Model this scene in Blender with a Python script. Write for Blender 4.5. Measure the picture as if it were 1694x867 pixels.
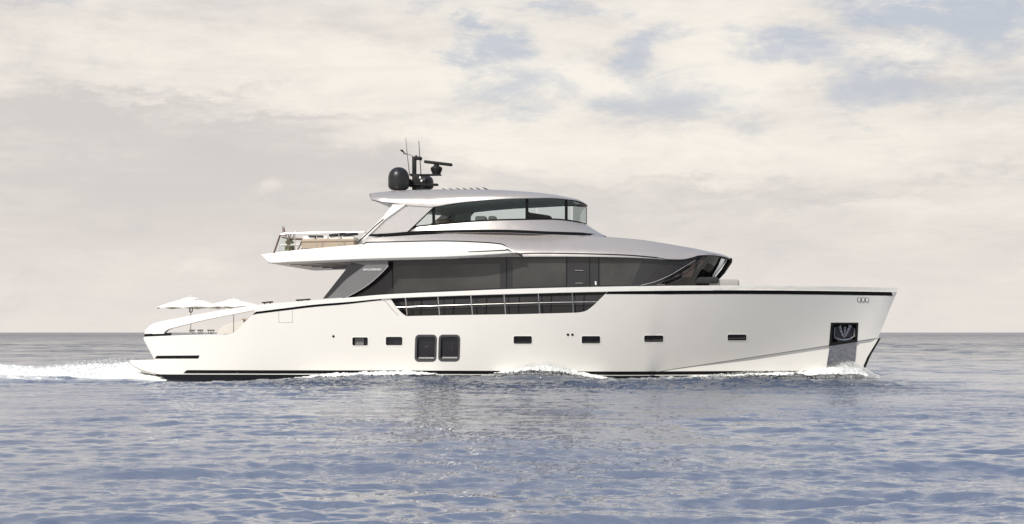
import bpy, bmesh, math, random
import numpy as np
from mathutils import Vector, Matrix
from mathutils.geometry import delaunay_2d_cdt
R = math.radians
for o in list(bpy.data.objects): bpy.data.objects.remove(o)
scene = bpy.context.scene
COL = scene.collection

# ---------------------------------------------------------------- camera
FPX, CX, HY, CAMH, DIST, YAW = 2395.0, 847.0, 550.0, 2.1, 68.0, R(7.0)
cd = bpy.data.cameras.new('camera'); cam = bpy.data.objects.new('camera', cd); COL.objects.link(cam)
cam.location = (0, 0, CAMH); cam.rotation_euler = (R(90), 0, 0)
cd.sensor_width = 36.0; cd.lens = 36.0*FPX/1694.0
cd.shift_y = (HY-433.5)/1694.0
cd.clip_start = 0.1; cd.clip_end = 200000
scene.camera = cam
scene.view_settings.view_transform = 'Standard'; scene.view_settings.look = 'None'
scene.view_settings.exposure = 0.05; scene.view_settings.gamma = 1.0
scene.render.engine = 'CYCLES'

# ---------------------------------------------------------------- node helpers
class NT:
    def __init__(s, tree):
        s.t = tree; s.n = tree.nodes; s.l = tree.links
    def new(s, kind, **kw):
        n = s.n.new(kind)
        for k, v in kw.items(): setattr(n, k, v)
        return n
    def plug(s, sock, v):
        if v is None: return
        if isinstance(v, bpy.types.NodeSocket): s.l.new(v, sock)
        else: sock.default_value = v
    def m(s, op, a, b=None, c=None, clamp=False):
        n = s.new('ShaderNodeMath', operation=op); n.use_clamp = clamp
        s.plug(n.inputs[0], a); s.plug(n.inputs[1], b); s.plug(n.inputs[2], c)
        return n.outputs[0]
    def ss(s, v, a, b, lo=0.0, hi=1.0):
        n = s.new('ShaderNodeMapRange', interpolation_type='SMOOTHSTEP')
        s.plug(n.inputs['Value'], v); n.inputs['From Min'].default_value = a; n.inputs['From Max'].default_value = b
        n.inputs['To Min'].default_value = lo; n.inputs['To Max'].default_value = hi
        return n.outputs[0]
    def noise(s, vec, scale, detail=4, rough=.5, dist=0.0):
        n = s.new('ShaderNodeTexNoise'); s.plug(n.inputs['Vector'], vec)
        n.inputs['Scale'].default_value = scale; n.inputs['Detail'].default_value = detail
        n.inputs['Roughness'].default_value = rough; n.inputs['Distortion'].default_value = dist
        return n.outputs[0]
    def mix(s, f, a, b):
        n = s.new('ShaderNodeMix', data_type='RGBA'); s.plug(n.inputs[0], f)
        s.plug(n.inputs[6], a); s.plug(n.inputs[7], b); return n.outputs[2]
    def scale(s, vec, sx, sy, sz):
        n = s.new('ShaderNodeMapping'); s.plug(n.inputs[0], vec); n.inputs['Scale'].default_value = (sx, sy, sz)
        return n.outputs[0]
    def xyz(s, x, y, z):
        n = s.new('ShaderNodeCombineXYZ'); s.plug(n.inputs[0], x); s.plug(n.inputs[1], y); s.plug(n.inputs[2], z)
        return n.outputs[0]

# ---------------------------------------------------------------- world: Nishita sky behind a broken sheet of cloud
SUN = Vector((-0.46, -0.68, 0.80)).normalized()       # direction towards the sun
SUN_EL = math.asin(SUN.z); SUN_ROT = math.atan2(SUN.x, SUN.y)
w = bpy.data.worlds.new('World'); scene.world = w; w.use_nodes = True
N = NT(w.node_tree); N.n.clear()
out = N.new('ShaderNodeOutputWorld'); bg = N.new('ShaderNodeBackground'); bg.inputs[1].default_value = 0.10
N.l.new(bg.outputs[0], out.inputs[0])
sky = N.new('ShaderNodeTexSky', sky_type='NISHITA'); sky.sun_disc = False
sky.sun_elevation = SUN_EL; sky.sun_rotation = SUN_ROT; sky.dust_density = 2.0; sky.air_density = 1.0
tc = N.new('ShaderNodeTexCoord'); D = tc.outputs['Generated']
sp = N.new('ShaderNodeSeparateXYZ'); N.l.new(D, sp.inputs[0]); dx, dy, dz = sp.outputs
yy = N.m('MAXIMUM', dy, 0.08)
# far cloud layer coordinates: bearing and height above the horizon
az = N.m('DIVIDE', dx, yy); el = N.m('DIVIDE', dz, yy)
wv = N.scale(D, 1, 1, 2.6)
warp1 = N.m('SUBTRACT', N.noise(wv, 8, 12, .66), .5); warp2 = N.m('SUBTRACT', N.noise(N.scale(D, 1.3, 1, 3.4), 11, 12, .66), .5)
azw = N.m('ADD', az, N.m('MULTIPLY', warp1, .20)); elw = N.m('ADD', el, N.m('MULTIPLY', warp2, .075))
def blob(px, py, rx, ry):
    a0 = (px-CX)/FPX; e0 = (HY-py)/FPX
    a = N.m('MULTIPLY', N.m('SUBTRACT', azw, a0), FPX/rx); e = N.m('MULTIPLY', N.m('SUBTRACT', elw, e0), FPX/ry)
    r2 = N.m('ADD', N.m('MULTIPLY', a, a), N.m('MULTIPLY', e, e))
    return N.m('EXPONENT', N.m('MULTIPLY', r2, -1.0))
def total(lst):
    s = None
    for (px, py, rx, ry, wt) in lst:
        b = N.m('MULTIPLY', blob(px, py, rx, ry), wt); s = b if s is None else N.m('ADD', s, b)
    return s
n_big = N.noise(N.scale(D, 1, 1, 2.4), 5.0, 9, .56, .4)
n_fine = N.noise(N.scale(D, 1, 1, 2.6), 13.0, 12, .66, .5)
n_streak = N.noise(N.scale(D, 1, 1, 10.0), 5.0, 12, .68, .7)
n_wisp = N.noise(N.scale(D, 1, 1, 6.0), 22.0, 12, .72, .9)
gaps = total([(790, 75, 70, 34, .9), (840, 140, 70, 40, .6), (1040, 75, 60, 50, .55), (1100, 150, 130, 60, .75), (1330, 75, 120, 38, .9), (1460, 150, 110, 40, .8),
              (1660, 40, 130, 60, .95), (1560, 10, 160, 30, .6), (1660, 150, 90, 40, .4), (960, 10, 120, 22, .5), (700, 6, 90, 18, .4), (890, 190, 60, 30, .4), (20, -10, 150, 26, .5)])
gap = N.m('ADD', gaps, N.m('MULTIPLY', N.m('SUBTRACT', n_fine, .5), 1.9))
gapm = N.ss(gap, .10, .85)
hi = N.ss(dz, .19, .45)                                            # overhead the sheet breaks up and the blue shows
hi = N.m('MULTIPLY', hi, N.ss(n_big, .80, .42, .0, 1.0))
shade = total([(140, 175, 160, 14, .55), (215, 140, 100, 9, .7), (330, 162, 120, 8, .6), (520, 190, 150, 9, .5), (1120, 305, 240, 8, .4), (1420, 345, 160, 7, .4), (200, 200, 330, 34, .75), (420, 270, 330, 42, .6), (80, 330, 400, 120, .35), (650, 340, 300, 60, .35), (620, 40, 120, 40, .5), (250, 10, 260, 30, .4),
               (1540, 130, 90, 24, .5), (1500, 430, 500, 90, .30), (1250, 330, 300, 14, .4), (1540, 290, 60, 10, .5), (300, 430, 420, 90, .45), (1690, 270, 60, 14, .5)])
bright = total([(940, 135, 110, 34, 1.2), (800, 235, 120, 40, .7), (600, 140, 260, 90, .45), (1180, 60, 110, 50, .5), (1510, 90, 60, 30, .8), (1160, 245, 240, 40, .6),
                (460, 320, 34, 20, .6), (320, 445, 60, 14, .6), (1100, 420, 60, 20, .3), (1670, 455, 50, 16, .5), (1200, 140, 90, 30, .6), (1000, 20, 60, 30, .5)])
sh = N.m('ADD', N.m('SUBTRACT', shade, N.m('MULTIPLY', bright, 1.0)), N.m('MULTIPLY', N.m('SUBTRACT', n_big, .5), 1.6))
sh = N.m('ADD', sh, N.m('MULTIPLY', N.m('SUBTRACT', n_streak, .5), 1.1))
sh = N.m('ADD', sh, N.m('MULTIPLY', N.m('SUBTRACT', n_fine, .5), 1.3))
sh = N.m('ADD', sh, N.m('MULTIPLY', N.m('SUBTRACT', n_wisp, .5), .8))
pyw = N.m('SUBTRACT', HY, N.m('MULTIPLY', elw, FPX)); pxw = N.m('ADD', CX, N.m('MULTIPLY', azw, FPX))
bk = N.m('SUBTRACT', pyw, N.m('MULTIPLY_ADD', pxw, .15, 122.0))
bank = N.m('MULTIPLY', N.m('MULTIPLY', N.ss(bk, -8, 22), N.ss(bk, 330, 90)), N.ss(pxw, 980, 350))
sh = N.m('ADD', sh, N.m('MULTIPLY', bank, .26))
shm = N.ss(sh, -.85, 1.05)
c_lit = (9.1, 8.6, 7.8, 1); c_dark = (6.45, 6.08, 5.85, 1); c_low = (7.8, 7.15, 6.75, 1)
cloud = N.mix(shm, c_lit, c_dark)
low = N.ss(el, .13, .0)
cloud = N.mix(N.m('MULTIPLY', low, .70), cloud, c_low)
# the open sky itself, thinned by high veil
veil = N.mix(.55, sky.outputs[0], (3.7, 4.6, 6.5, 1))
veil_lo = N.mix(N.ss(dz, .05, .30), (5.5, 5.75, 6.15, 1), veil)
col = N.mix(N.m('MULTIPLY', gapm, .64), cloud, veil_lo)
col = N.mix(hi, col, veil)
under = N.ss(dz, -.02, -.2)
col = N.mix(under, col, (1.2, 1.3, 1.6, 1))
N.l.new(col, bg.inputs[0])

sd = bpy.data.lights.new('sun', 'SUN'); sd.energy = 3.7; sd.angle = R(1.2); sd.color = (1.0, .955, .88)
so = bpy.data.objects.new('sun', sd); COL.objects.link(so)
so.rotation_euler = (-SUN).to_track_quat('-Z', 'Y').to_euler()

# ---------------------------------------------------------------- materials
def mat(name, color, rough=.5, metal=0.0, coat=0.0, var=.03, vscale=2.0, bump=0.0, bscale=20, alpha=None, spec=.5, vrough=.08):
    m = bpy.data.materials.new(name); m.use_nodes = True; T = NT(m.node_tree)
    p = T.n['Principled BSDF']
    g = T.new('ShaderNodeTexCoord').outputs['Object']
    nz = T.noise(g, vscale, 5, .6)
    k = T.ss(nz, .25, .75, 1-var, 1+var)
    hsv = T.new('ShaderNodeHueSaturation'); hsv.inputs['Color'].default_value = (*color, 1); T.plug(hsv.inputs['Value'], k)
    T.plug(p.inputs['Base Color'], hsv.outputs[0])
    T.plug(p.inputs['Roughness'], T.ss(T.noise(g, vscale*3, 4, .6), .25, .75, max(.01, rough*(1-vrough)), rough*(1+vrough)))
    p.inputs['Metallic'].default_value = metal
    p.inputs['Coat Weight'].default_value = coat; p.inputs['Coat Roughness'].default_value = .06
    p.inputs['Specular IOR Level'].default_value = spec
    if bump:
        b = T.new('ShaderNodeBump'); b.inputs['Strength'].default_value = 1; b.inputs['Distance'].default_value = bump
        T.plug(b.inputs['Height'], T.noise(g, bscale, 4, .55)); T.plug(p.inputs['Normal'], b.outputs[0])
    return m
def tinted_glass(name, tint, gloss=1.0):
    m = bpy.data.materials.new(name); m.use_nodes = True; T = NT(m.node_tree); T.n.clear()
    o = T.new('ShaderNodeOutputMaterial'); tr = T.new('ShaderNodeBsdfTransparent'); tr.inputs[0].default_value = (*tint, 1)
    gl = T.new('ShaderNodeBsdfGlossy'); gl.inputs['Roughness'].default_value = .02
    fr = T.new('ShaderNodeFresnel'); fr.inputs[0].default_value = 1.5
    mx = T.new('ShaderNodeMixShader'); T.plug(mx.inputs[0], T.m('MULTIPLY', fr.outputs[0], gloss, clamp=True))
    T.l.new(tr.outputs[0], mx.inputs[1]); T.l.new(gl.outputs[0], mx.inputs[2]); T.l.new(mx.outputs[0], o.inputs[0])
    return m
M = {
 'white': mat('white_gelcoat', (.735, .715, .665), .36, coat=.5, var=.012, vscale=.5, bump=.0006, bscale=.8),
 'white2': mat('white_paint', (.79, .775, .73), .38, coat=.15, var=.01, vscale=.6),
 'silver': mat('silver_metallic_paint', (.46, .43, .41), .28, metal=.5, coat=.30, var=.02, vscale=.8),
 'silver2': mat('grey_metallic_paint', (.52, .50, .49), .34, metal=.35, coat=.3, var=.02),
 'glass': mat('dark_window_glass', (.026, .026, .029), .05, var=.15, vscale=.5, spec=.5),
 'glass_green': mat('reflection_mottled_glass', (.044, .045, .043), .06, var=.34, vscale=.42, spec=.5),  # uneven tone painted in for varied reflections on the panes
 'glass_wing': mat('smoked_wing_glass', (.155, .15, .155), .12, var=.06, vscale=.8, spec=.6),
 'glass_front': mat('front_window_glass', (.022, .019, .020), .05, var=.2, vscale=.8, spec=.7),
 'black': mat('black_paint', (.006, .006, .007), .35, var=.05, spec=.15),
 'matte_black': mat('matte_black_metal', (.010, .010, .010), .55, var=.1, spec=.25),
 'antifoul': mat('black_antifouling', (.005, .006, .009), .5, var=.1, spec=.15),
 'dome': mat('dark_radome_plastic', (.014, .015, .016), .36, var=.03, spec=.4),
 'steel': mat('polished_steel', (.62, .60, .57), .22, metal=.95, var=.04),
 'plate': mat('brushed_steel_plate', (.40, .40, .41), .08, metal=.95, var=.1, bump=.035, bscale=2.5),
 'reveal': mat('grey_window_frame', (.055, .055, .058), .4, var=.05),
 'deck': mat('teak_deck', (.34, .25, .17), .7, var=.12, vscale=6),
 'soffit': mat('soffit_paint', (.50, .485, .47), .5, var=.02),
 'beige': mat('beige_wicker', (.40, .315, .235), .8, var=.10, vscale=30, bump=.004, bscale=60),
 'cushion': mat('white_cushion', (.78, .75, .69), .85, var=.03, bump=.01, bscale=8),
 'bcush': mat('black_cushion', (.016, .016, .018), .8, var=.1),
 'greyc': mat('grey_sunpad', (.30, .29, .28), .8, var=.04),
 'canvas': mat('parasol_canvas', (.88, .87, .82), .85, var=.02),
 'wood': mat('dark_wood', (.13, .085, .06), .5, var=.2, vscale=9),
 'olive': mat('olive_canvas', (.17, .17, .09), .8, var=.1),
 'flag': mat('furled_flag', (.22, .17, .16), .8, var=.2, vscale=12),
 'seam': mat('seam_shadow_gap', (.26, .25, .24), .6, var=.1),
 'lens': mat('light_lens', (.80, .80, .78), .15, var=.05),
 'letter': mat('white_lettering', (.75, .75, .75), .4, var=.0),
 'interior': mat('dim_interior', (.10, .10, .095), .7, var=.1),
 'ceil': mat('cabin_ceiling', (.36, .42, .40), .6, var=.05),
 'bridge_glass': tinted_glass('clear_bridge_glass', (.84, .90, .90), .55),
 'visor_glass': tinted_glass('brown_tinted_glass', (.26, .22, .20), 1.3),
}

# ---------------------------------------------------------------- object helpers
def link(o, parent=None):
    COL.objects.link(o)
    if parent is not None: o.parent = parent
    return o
def tag(o, label=None, cat=None, group=None, kind=None):
    for k, v in (('label', label), ('category', cat), ('group', group), ('kind', kind)):
        if v: o[k] = v
    return o
def empty(name, loc, rz=0.0):
    o = bpy.data.objects.new(name, None); o.location = loc; o.rotation_euler = (0, 0, rz); o.empty_display_size = .3
    return link(o)
def mesh(name, verts, faces, m, parent=None, sharp=38, smooth=True):
    me = bpy.data.meshes.new(name); me.from_pydata([tuple(v) for v in verts], [], faces); me.validate()
    bm = bmesh.new(); bm.from_mesh(me); bmesh.ops.remove_doubles(bm, verts=bm.verts, dist=1e-5)
    bmesh.ops.recalc_face_normals(bm, faces=bm.faces); bm.to_mesh(me); bm.free()
    if smooth:
        me.polygons.foreach_set('use_smooth', [True]*len(me.polygons)); me.set_sharp_from_angle(angle=R(sharp))
    me.materials.append(M[m] if isinstance(m, str) else m)
    return link(bpy.data.objects.new(name, me), parent)

# ---------------------------------------------------------------- yacht frame
# local frame: x towards the bow, y towards the far side, z up; origin amidships on the waterline
C0 = Vector((0, DIST, 0)); EX = Vector((math.cos(YAW), -math.sin(YAW), 0)); EY = Vector((math.sin(YAW), math.cos(YAW), 0))
OL = Vector(((-C0).dot(EX), (-C0).dot(EY), CAMH))
def P(px, py, b):
    """yacht point seen at (px, py) of the side view, on the near side at half-breadth b"""
    d = Vector(((px-CX)/FPX, 1.0, (HY-py)/FPX)); dl = Vector((d.dot(EX), d.dot(EY), d.z))
    s = (-b-OL.y)/dl.y
    return OL + dl*s
def W(p):  # local -> world
    return C0 + EX*p.x + EY*p.y + Vector((0, 0, p.z))
def mir(p): return Vector((p.x, -p.y, p.z))

def curve(pts, n=8):
    """Catmull-Rom through the points"""
    pts = [Vector((*p, 0)) if len(p) == 2 else Vector(p) for p in pts]
    if len(pts) < 3: n = max(n, 2)
    out = []
    for i in range(len(pts)-1):
        p0 = pts[max(i-1, 0)]; p1 = pts[i]; p2 = pts[i+1]; p3 = pts[min(i+2, len(pts)-1)]
        for k in range(n):
            t = k/n
            out.append(.5*((2*p1)+(-p0+p2)*t+(2*p0-5*p1+4*p2-p3)*t*t+(-p0+3*p1-3*p2+p3)*t**3))
    out.append(pts[-1])
    return [(p.x, p.y) for p in out] if all(abs(p.z) < 1e-9 for p in pts) else out
def interp(pts, smooth=True):
    c = curve(pts) if smooth else pts
    xs = [p[0] for p in c]; ys = [p[1] for p in c]
    return lambda x: float(np.interp(x, xs, ys))
def rrect(x0, y0, x1, y1, r, n=5, skew=0.0):
    pts = []
    for cx, cy, a0 in ((x1-r, y1-r, 0), (x0+r, y1-r, 90), (x0+r, y0+r, 180), (x1-r, y0+r, 270)):
        for k in range(n+1):
            a = R(a0+90*k/n); x = cx+r*math.cos(a); y = cy+r*math.sin(a)
            pts.append((x + skew*(y-(y0+y1)/2)/(y1-y0), y))
    return pts
def densify(poly, step, closed=True):
    out = []; n = len(poly)
    for i in range(n if closed else n-1):
        a = poly[i]; b = poly[(i+1) % n]; L = math.hypot(b[0]-a[0], b[1]-a[1]); k = max(1, int(math.ceil(L/step)))
        for j in range(k): out.append((a[0]+(b[0]-a[0])*j/k, a[1]+(b[1]-a[1])*j/k))
    if not closed: out.append(poly[-1])
    return out
def inside(poly, x, y):
    c = False; n = len(poly); j = n-1
    for i in range(n):
        xi, yi = poly[i]; xj, yj = poly[j]
        if (yi > y) != (yj > y) and x < (xj-xi)*(y-yi)/(yj-yi)+xi: c = not c
        j = i
    return c
def bval(b, px, py): return b(px, py) if callable(b) else b
def panel(name, outline, b, m, parent, holes=(), step=12, thick=.06, off=0.0, mirror=False, lines=(), sharp=30, inset=None):
    """surface patch of the side shell: outline and holes laid on the half-breadth surface b, given a real thickness"""
    polys = [densify(outline, step)] + [densify(h, step) for h in holes]
    verts = []; edges = []
    for pl in polys:
        s = len(verts); verts += [Vector(p) for p in pl]
        edges += [(s+i, s+(i+1) % len(pl)) for i in range(len(pl))]
    for ln in lines:
        dl = densify(ln, step, False); s = len(verts); verts += [Vector(p) for p in dl]; edges += [(s+i, s+i+1) for i in range(len(dl)-1)]
    xs = [p[0] for p in polys[0]]; ys = [p[1] for p in polys[0]]
    allp = [p for pl in polys for p in pl] + [p for ln in lines for p in densify(ln, step, False)]
    ap = np.array(allp)
    if (max(ys)-min(ys)) > step*.8:
        for i, gx in enumerate(np.arange(min(xs)+step/2, max(xs), step)):
            for gy in np.arange(min(ys)+step/2, max(ys), step):
                if inside(polys[0], gx, gy) and not any(inside(h, gx, gy) for h in polys[1:]):
                    if np.min((ap[:, 0]-gx)**2+(ap[:, 1]-gy)**2) > (step*.45)**2: verts.append(Vector((gx, gy)))
    r = delaunay_2d_cdt(verts, edges, [], 0, 1e-4)
    v2 = [(v.x, v.y) for v in r[0]]; tris = []
    for f in r[2]:
        if abs(sum(v2[f[i]][0]*v2[f[(i+1) % len(f)]][1]-v2[f[(i+1) % len(f)]][0]*v2[f[i]][1] for i in range(len(f)))) < 1e-5: continue
        cx = sum(v2[i][0] for i in f)/len(f); cy = sum(v2[i][1] for i in f)/len(f)
        if inside(polys[0], cx, cy) and not any(inside(h, cx, cy) for h in polys[1:]): tris.append(tuple(f))
    V = [P(x, y, bval(b, x, y)+off) for x, y in v2]
    F = list(tris)
    if thick:
        cnt = {}
        for f in tris:
            for i in range(len(f)):
                e = (f[i], f[(i+1) % len(f)]); k = tuple(sorted(e)); cnt.setdefault(k, []).append(e)
        n0 = len(V); V += [Vector((p.x, min(p.y+thick, max(-.002, p.y)), p.z)) for p in V[:n0]]
        for k, es in cnt.items():
            if len(es) == 1: a, c = es[0]; F.append((c, a, a+n0, c+n0))
        F += [tuple(reversed([i+n0 for i in f])) for f in tris]
    o = mesh(name, V, F, m, parent, sharp)
    if mirror: mesh(name, [mir(p) for p in V], [tuple(reversed(f)) for f in F], m, parent, sharp)
    return o
def ribbon_poly(top, bot): return list(top) + list(reversed(bot))
def line_poly(pts, w):
    """outline of a stroke of width w (px)"""
    up = []; dn = []
    for i, p in enumerate(pts):
        a = pts[max(i-1, 0)]; c = pts[min(i+1, len(pts)-1)]; dx_, dy_ = c[0]-a[0], c[1]-a[1]; L = math.hypot(dx_, dy_) or 1
        ww = w[i] if isinstance(w, (list, tuple)) else w
        up.append((p[0]+dy_/L*ww/2, p[1]-dx_/L*ww/2)); dn.append((p[0]-dy_/L*ww/2, p[1]+dx_/L*ww/2))
    return up+dn[::-1]
def shell(name, pxs, L, U, b, m, parent, nv=8, camber=0.0, mats=None, sharp=32, cap=True, yshift=0.0):
    """closed body: both sides rise from curve L to curve U, joined across top and bottom"""
    V = []; F = []; nr = 2*(nv+1)+2
    for px in pxs:
        row = [P(px, L(px)+(U(px)-L(px))*k/nv, b(px, k/nv)) for k in range(nv+1)]
        tm = (row[-1]+mir(row[-1]))/2; tm.z += camber*min(1, abs(row[-1].y)/2); bm_ = (row[0]+mir(row[0]))/2
        V += row+[tm]+[mir(p) for p in reversed(row)]+[bm_]
    for i in range(len(pxs)-1):
        for k in range(nr):
            k2 = (k+1) % nr; F.append((i*nr+k, i*nr+k2, (i+1)*nr+k2, (i+1)*nr+k))
    if cap:
        F.append(tuple(range(nr))); F.append(tuple((len(pxs)-1)*nr+k for k in reversed(range(nr))))
    o = mesh(name, V, F, m, parent, sharp)
    return o
def bridge(name, path, b, m, parent, camber=0.0, thick=.05, off=0.0, nx=6, sharp=35):
    """sheet spanning from the near side to the far side along a path"""
    V = []; F = []
    for (x, y) in path:
        p = P(x, y, bval(b, x, y)+off); q = mir(p)
        for k in range(nx+1):
            t = k/nx; r = p.lerp(q, t); r.z += camber*(1-(2*t-1)**2)*min(1, abs(p.y)/3); V.append(r)
    n = nx+1
    for i in range(len(path)-1):
        for k in range(nx): F.append((i*n+k, i*n+k+1, (i+1)*n+k+1, (i+1)*n+k))
    if thick:
        n0 = len(V); V += [v-Vector((0, 0, thick)) for v in V[:n0]]; F += [tuple(reversed([i+n0 for i in f])) for f in F]
        rows = len(path); ring = [k for k in range(n)]+[i*n+n-1 for i in range(1, rows)]+[(rows-1)*n+k for k in range(n-2, -1, -1)]+[i*n for i in range(rows-2, 0, -1)]
        for i in range(len(ring)): a = ring[i]; c = ring[(i+1) % len(ring)]; F.append((a, c, c+n0, a+n0))
    return mesh(name, V, F, m, parent, sharp)
class MB:
    def __init__(s): s.v = []; s.f = []
    def add(s, V, F): n = len(s.v); s.v += [Vector(v) for v in V]; s.f += [tuple(i+n for i in f) for f in F]; return s
    def box(s, c, d, rot=None, bev=0.0):
        bm = bmesh.new(); bmesh.ops.create_cube(bm, size=1); bmesh.ops.scale(bm, vec=d, verts=bm.verts)
        if bev: bmesh.ops.bevel(bm, geom=bm.edges[:], offset=bev, segments=3, profile=.5, affect='EDGES')
        if rot is not None: bmesh.ops.transform(bm, matrix=rot.to_4x4(), verts=bm.verts)
        bmesh.ops.translate(bm, vec=c, verts=bm.verts); bm.verts.index_update()
        s.add([v.co.copy() for v in bm.verts], [[v.index for v in f.verts] for f in bm.faces]); bm.free(); return s
    def tube(s, pts, r, seg=8, closed=False):
        pts = [Vector(p) for p in pts]; n = len(pts); V = []; F = []; prev = None
        for i, p in enumerate(pts):
            if closed: t = pts[(i+1) % n]-pts[i-1]
            else: t = pts[min(i+1, n-1)]-pts[max(i-1, 0)]
            t.normalize()
            a = prev if prev is not None else (Vector((0, 0, 1)) if abs(t.z) < .9 else Vector((1, 0, 0)))
            u = (a-t*a.dot(t)).normalized(); v = t.cross(u); prev = u
            rr = r[i] if isinstance(r, (list, tuple)) else r
            V += [p+(u*math.cos(2*math.pi*k/seg)+v*math.sin(2*math.pi*k/seg))*rr for k in range(seg)]
        for i in range(n if closed else n-1):
            for k in range(seg):
                j = (i+1) % n; F.append((i*seg+k, i*seg+(k+1) % seg, j*seg+(k+1) % seg, j*seg+k))
        if not closed: F += [tuple(reversed(range(seg))), tuple((n-1)*seg+k for k in range(seg))]
        return s.add(V, F)
    def lathe(s, prof, c=(0, 0, 0), seg=32, rot=None):
        V = []; F = []; n = len(prof)
        for k in range(seg):
            a = 2*math.pi*k/seg
            for (r, z) in prof:
                v = Vector((r*math.cos(a), r*math.sin(a), z)); v = rot @ v if rot is not None else v; V.append(v+Vector(c))
        for k in range(seg):
            k2 = (k+1) % seg
            for i in range(n-1): F.append((k*n+i, k2*n+i, k2*n+i+1, k*n+i+1))
        return s.add(V, F)
    def build(s, name, m, parent=None, sharp=35): return mesh(name, s.v, s.f, m, parent, sharp)

yacht = empty('motor_yacht', tuple(C0), -YAW)
tag(yacht, 'long white motor yacht with dark glass saloon and silver roof cruising on the calm sea', 'yacht')

# half-breadth surfaces (metres) ------------------------------------------------
def stem(py): return 1487.0+(py-475.0)*(1424.0-1487.0)/(628.0-475.0)
def knuckle(px): return 615.5+(px-1080.0)*(558.0-615.5)/(1458.0-1080.0)
def bH(px, py, upper=True):
    t = min(1.0, max(-.15, (628.0-py)/152.0)); xs = stem(py)
    us = min(1.0, max(0.0, (px-860.0)/(xs-860.0))); uw = min(1.0, max(0.0, (px-740.0)/(xs-740.0)))
    gs = 3.80*(1-us**2.7); gw = 3.52*(1-uw**1.42)
    if px > 1080:
        tk = max(0.0, (628.0-knuckle(px))/152.0); wk = .06*tk
        k = wk+(1-wk)*(t-tk)/(1-tk) if t > tk else wk*t/max(tk, 1e-3)
        if upper and t > tk-.01 and px > 1080: k += .0
    else: k = t
    b = gs*k+gw*(1-k)
    if px < 420: b -= .22*((420.0-px)/200.0)**2
    return max(0.0, b)
def bH_up(px, py):       # hull above the knuckle stands a little proud
    return bH(px, py)+.10*min(1.0, max(0.0, (px-1080)/160.0))*min(1.0, max(0.0, (stem(py)-px)/6.0))

# ---------------------------------------------------------------- hull
cap_top = [(421, 505), (470, 500.5), (520, 496.7), (580, 492), (640, 487), (740, 482.5), (860, 477.7), (1020, 474), (1200, 472.3), (1350, 473.5), (1487, 476.3)]
cap_bot = [(421, 516), (470, 510), (520, 504), (580, 499.2), (640, 493.8), (740, 489.5), (860, 485.8), (1020, 482), (1200, 480.5), (1350, 481.5), (1484, 483.6)]
cT = curve(cap_top); cB = curve(cap_bot)
fT = interp(cap_top); fB = interp(cap_bot)
opening = curve([(645.5, 493.4), (655, 507.5), (664.7, 518), (672, 523)], 5)[:-1]+[(672, 523), (740, 521.6), (860, 519.8), (930, 518)]+curve([(955, 517.3), (969, 514.5), (982, 505), (995, 492.5), (1004.5, 482.8)], 5)
op_top = [(x, fB(x)+.05) for x in np.linspace(1004.5, 645.5, 26)][1:-1]
opening = opening+op_top
ports = [(582.6, 558, 608.6, 571.8), (638, 557.2, 665.7, 571.4), (849.5, 556, 880, 569), (962.2, 556, 993, 568.4), (1065.6, 555, 1097.4, 566), (1203.6, 553.4, 1235, 563.5)]
wins = [(687.5, 554.8, 721, 597.4), (726.5, 554.8, 759.6, 597)]
pocket = [(1375.7, 535), (1418.8, 535), (1417.2, 564.5), (1372.7, 571.2)]
kn = [(x, knuckle(x)) for x in np.linspace(1082, stem(558)-.0, 30)]
kn_rev = list(reversed(kn))
aft = [(237.5, 559.2), (255, 592.2), (256, 594.8), (214, 596), (217, 601.5), (223, 606.5), (232, 611), (244, 615), (258, 618.3), (285, 622), (300, 645)]
hull_out = aft+[(1060, 645)]+[(1060, 616.5), (1082, 615.5)]+kn[1:]+[(stem(558), 558)]+[(stem(y), y) for y in (530, 505)]+[(1484, 483.2)]
hull_out += [(x, fB(x)-.4) for x in np.linspace(1470, 425, 90)]
hull_out += [(417.5, 521), (411, 527), (404, 533), (397, 541), (390, 548.4), (382, 552.2), (369, 554)]
hull_out += [(330, 555.3), (283, 557.4), (260, 558.6)]
# opening must be a hole strictly inside: lower its top edge a hair below the hull's top edge
op_hole = [(x, max(y, fB(x)+.6)) for x, y in opening]
hull = panel('hull', hull_out, bH_up, 'white', yacht, holes=[op_hole]+[rrect(*p, 2.6) for p in ports]+[rrect(*p, 6, skew=-1.2) for p in wins]+[pocket], step=13, thick=.11, sharp=24)
low = [(1060, 645), (1060, 616.5), (1082, 615.5)]+kn[1:]+[(stem(y), y) for y in (575, 600, 628, 645)]
panel('bow_panel', low, bH, 'white', hull, step=13, thick=.05, sharp=24)
# far side, plain
far_out = aft+[(stem(645), 645)]+[(stem(y), y) for y in (620, 590, 558, 520)]+[(1484, 483.2)]+[(x, fB(x)-.4) for x in np.linspace(1470, 425, 50)]+[(417.5, 521), (404, 533), (390, 548.4), (369, 554), (283, 557.4)]
fp = panel('far_side', far_out, bH, 'white', hull, step=22, thick=.08)
for v in fp.data.vertices: v.co.y = -v.co.y
fp.data.flip_normals()
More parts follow.
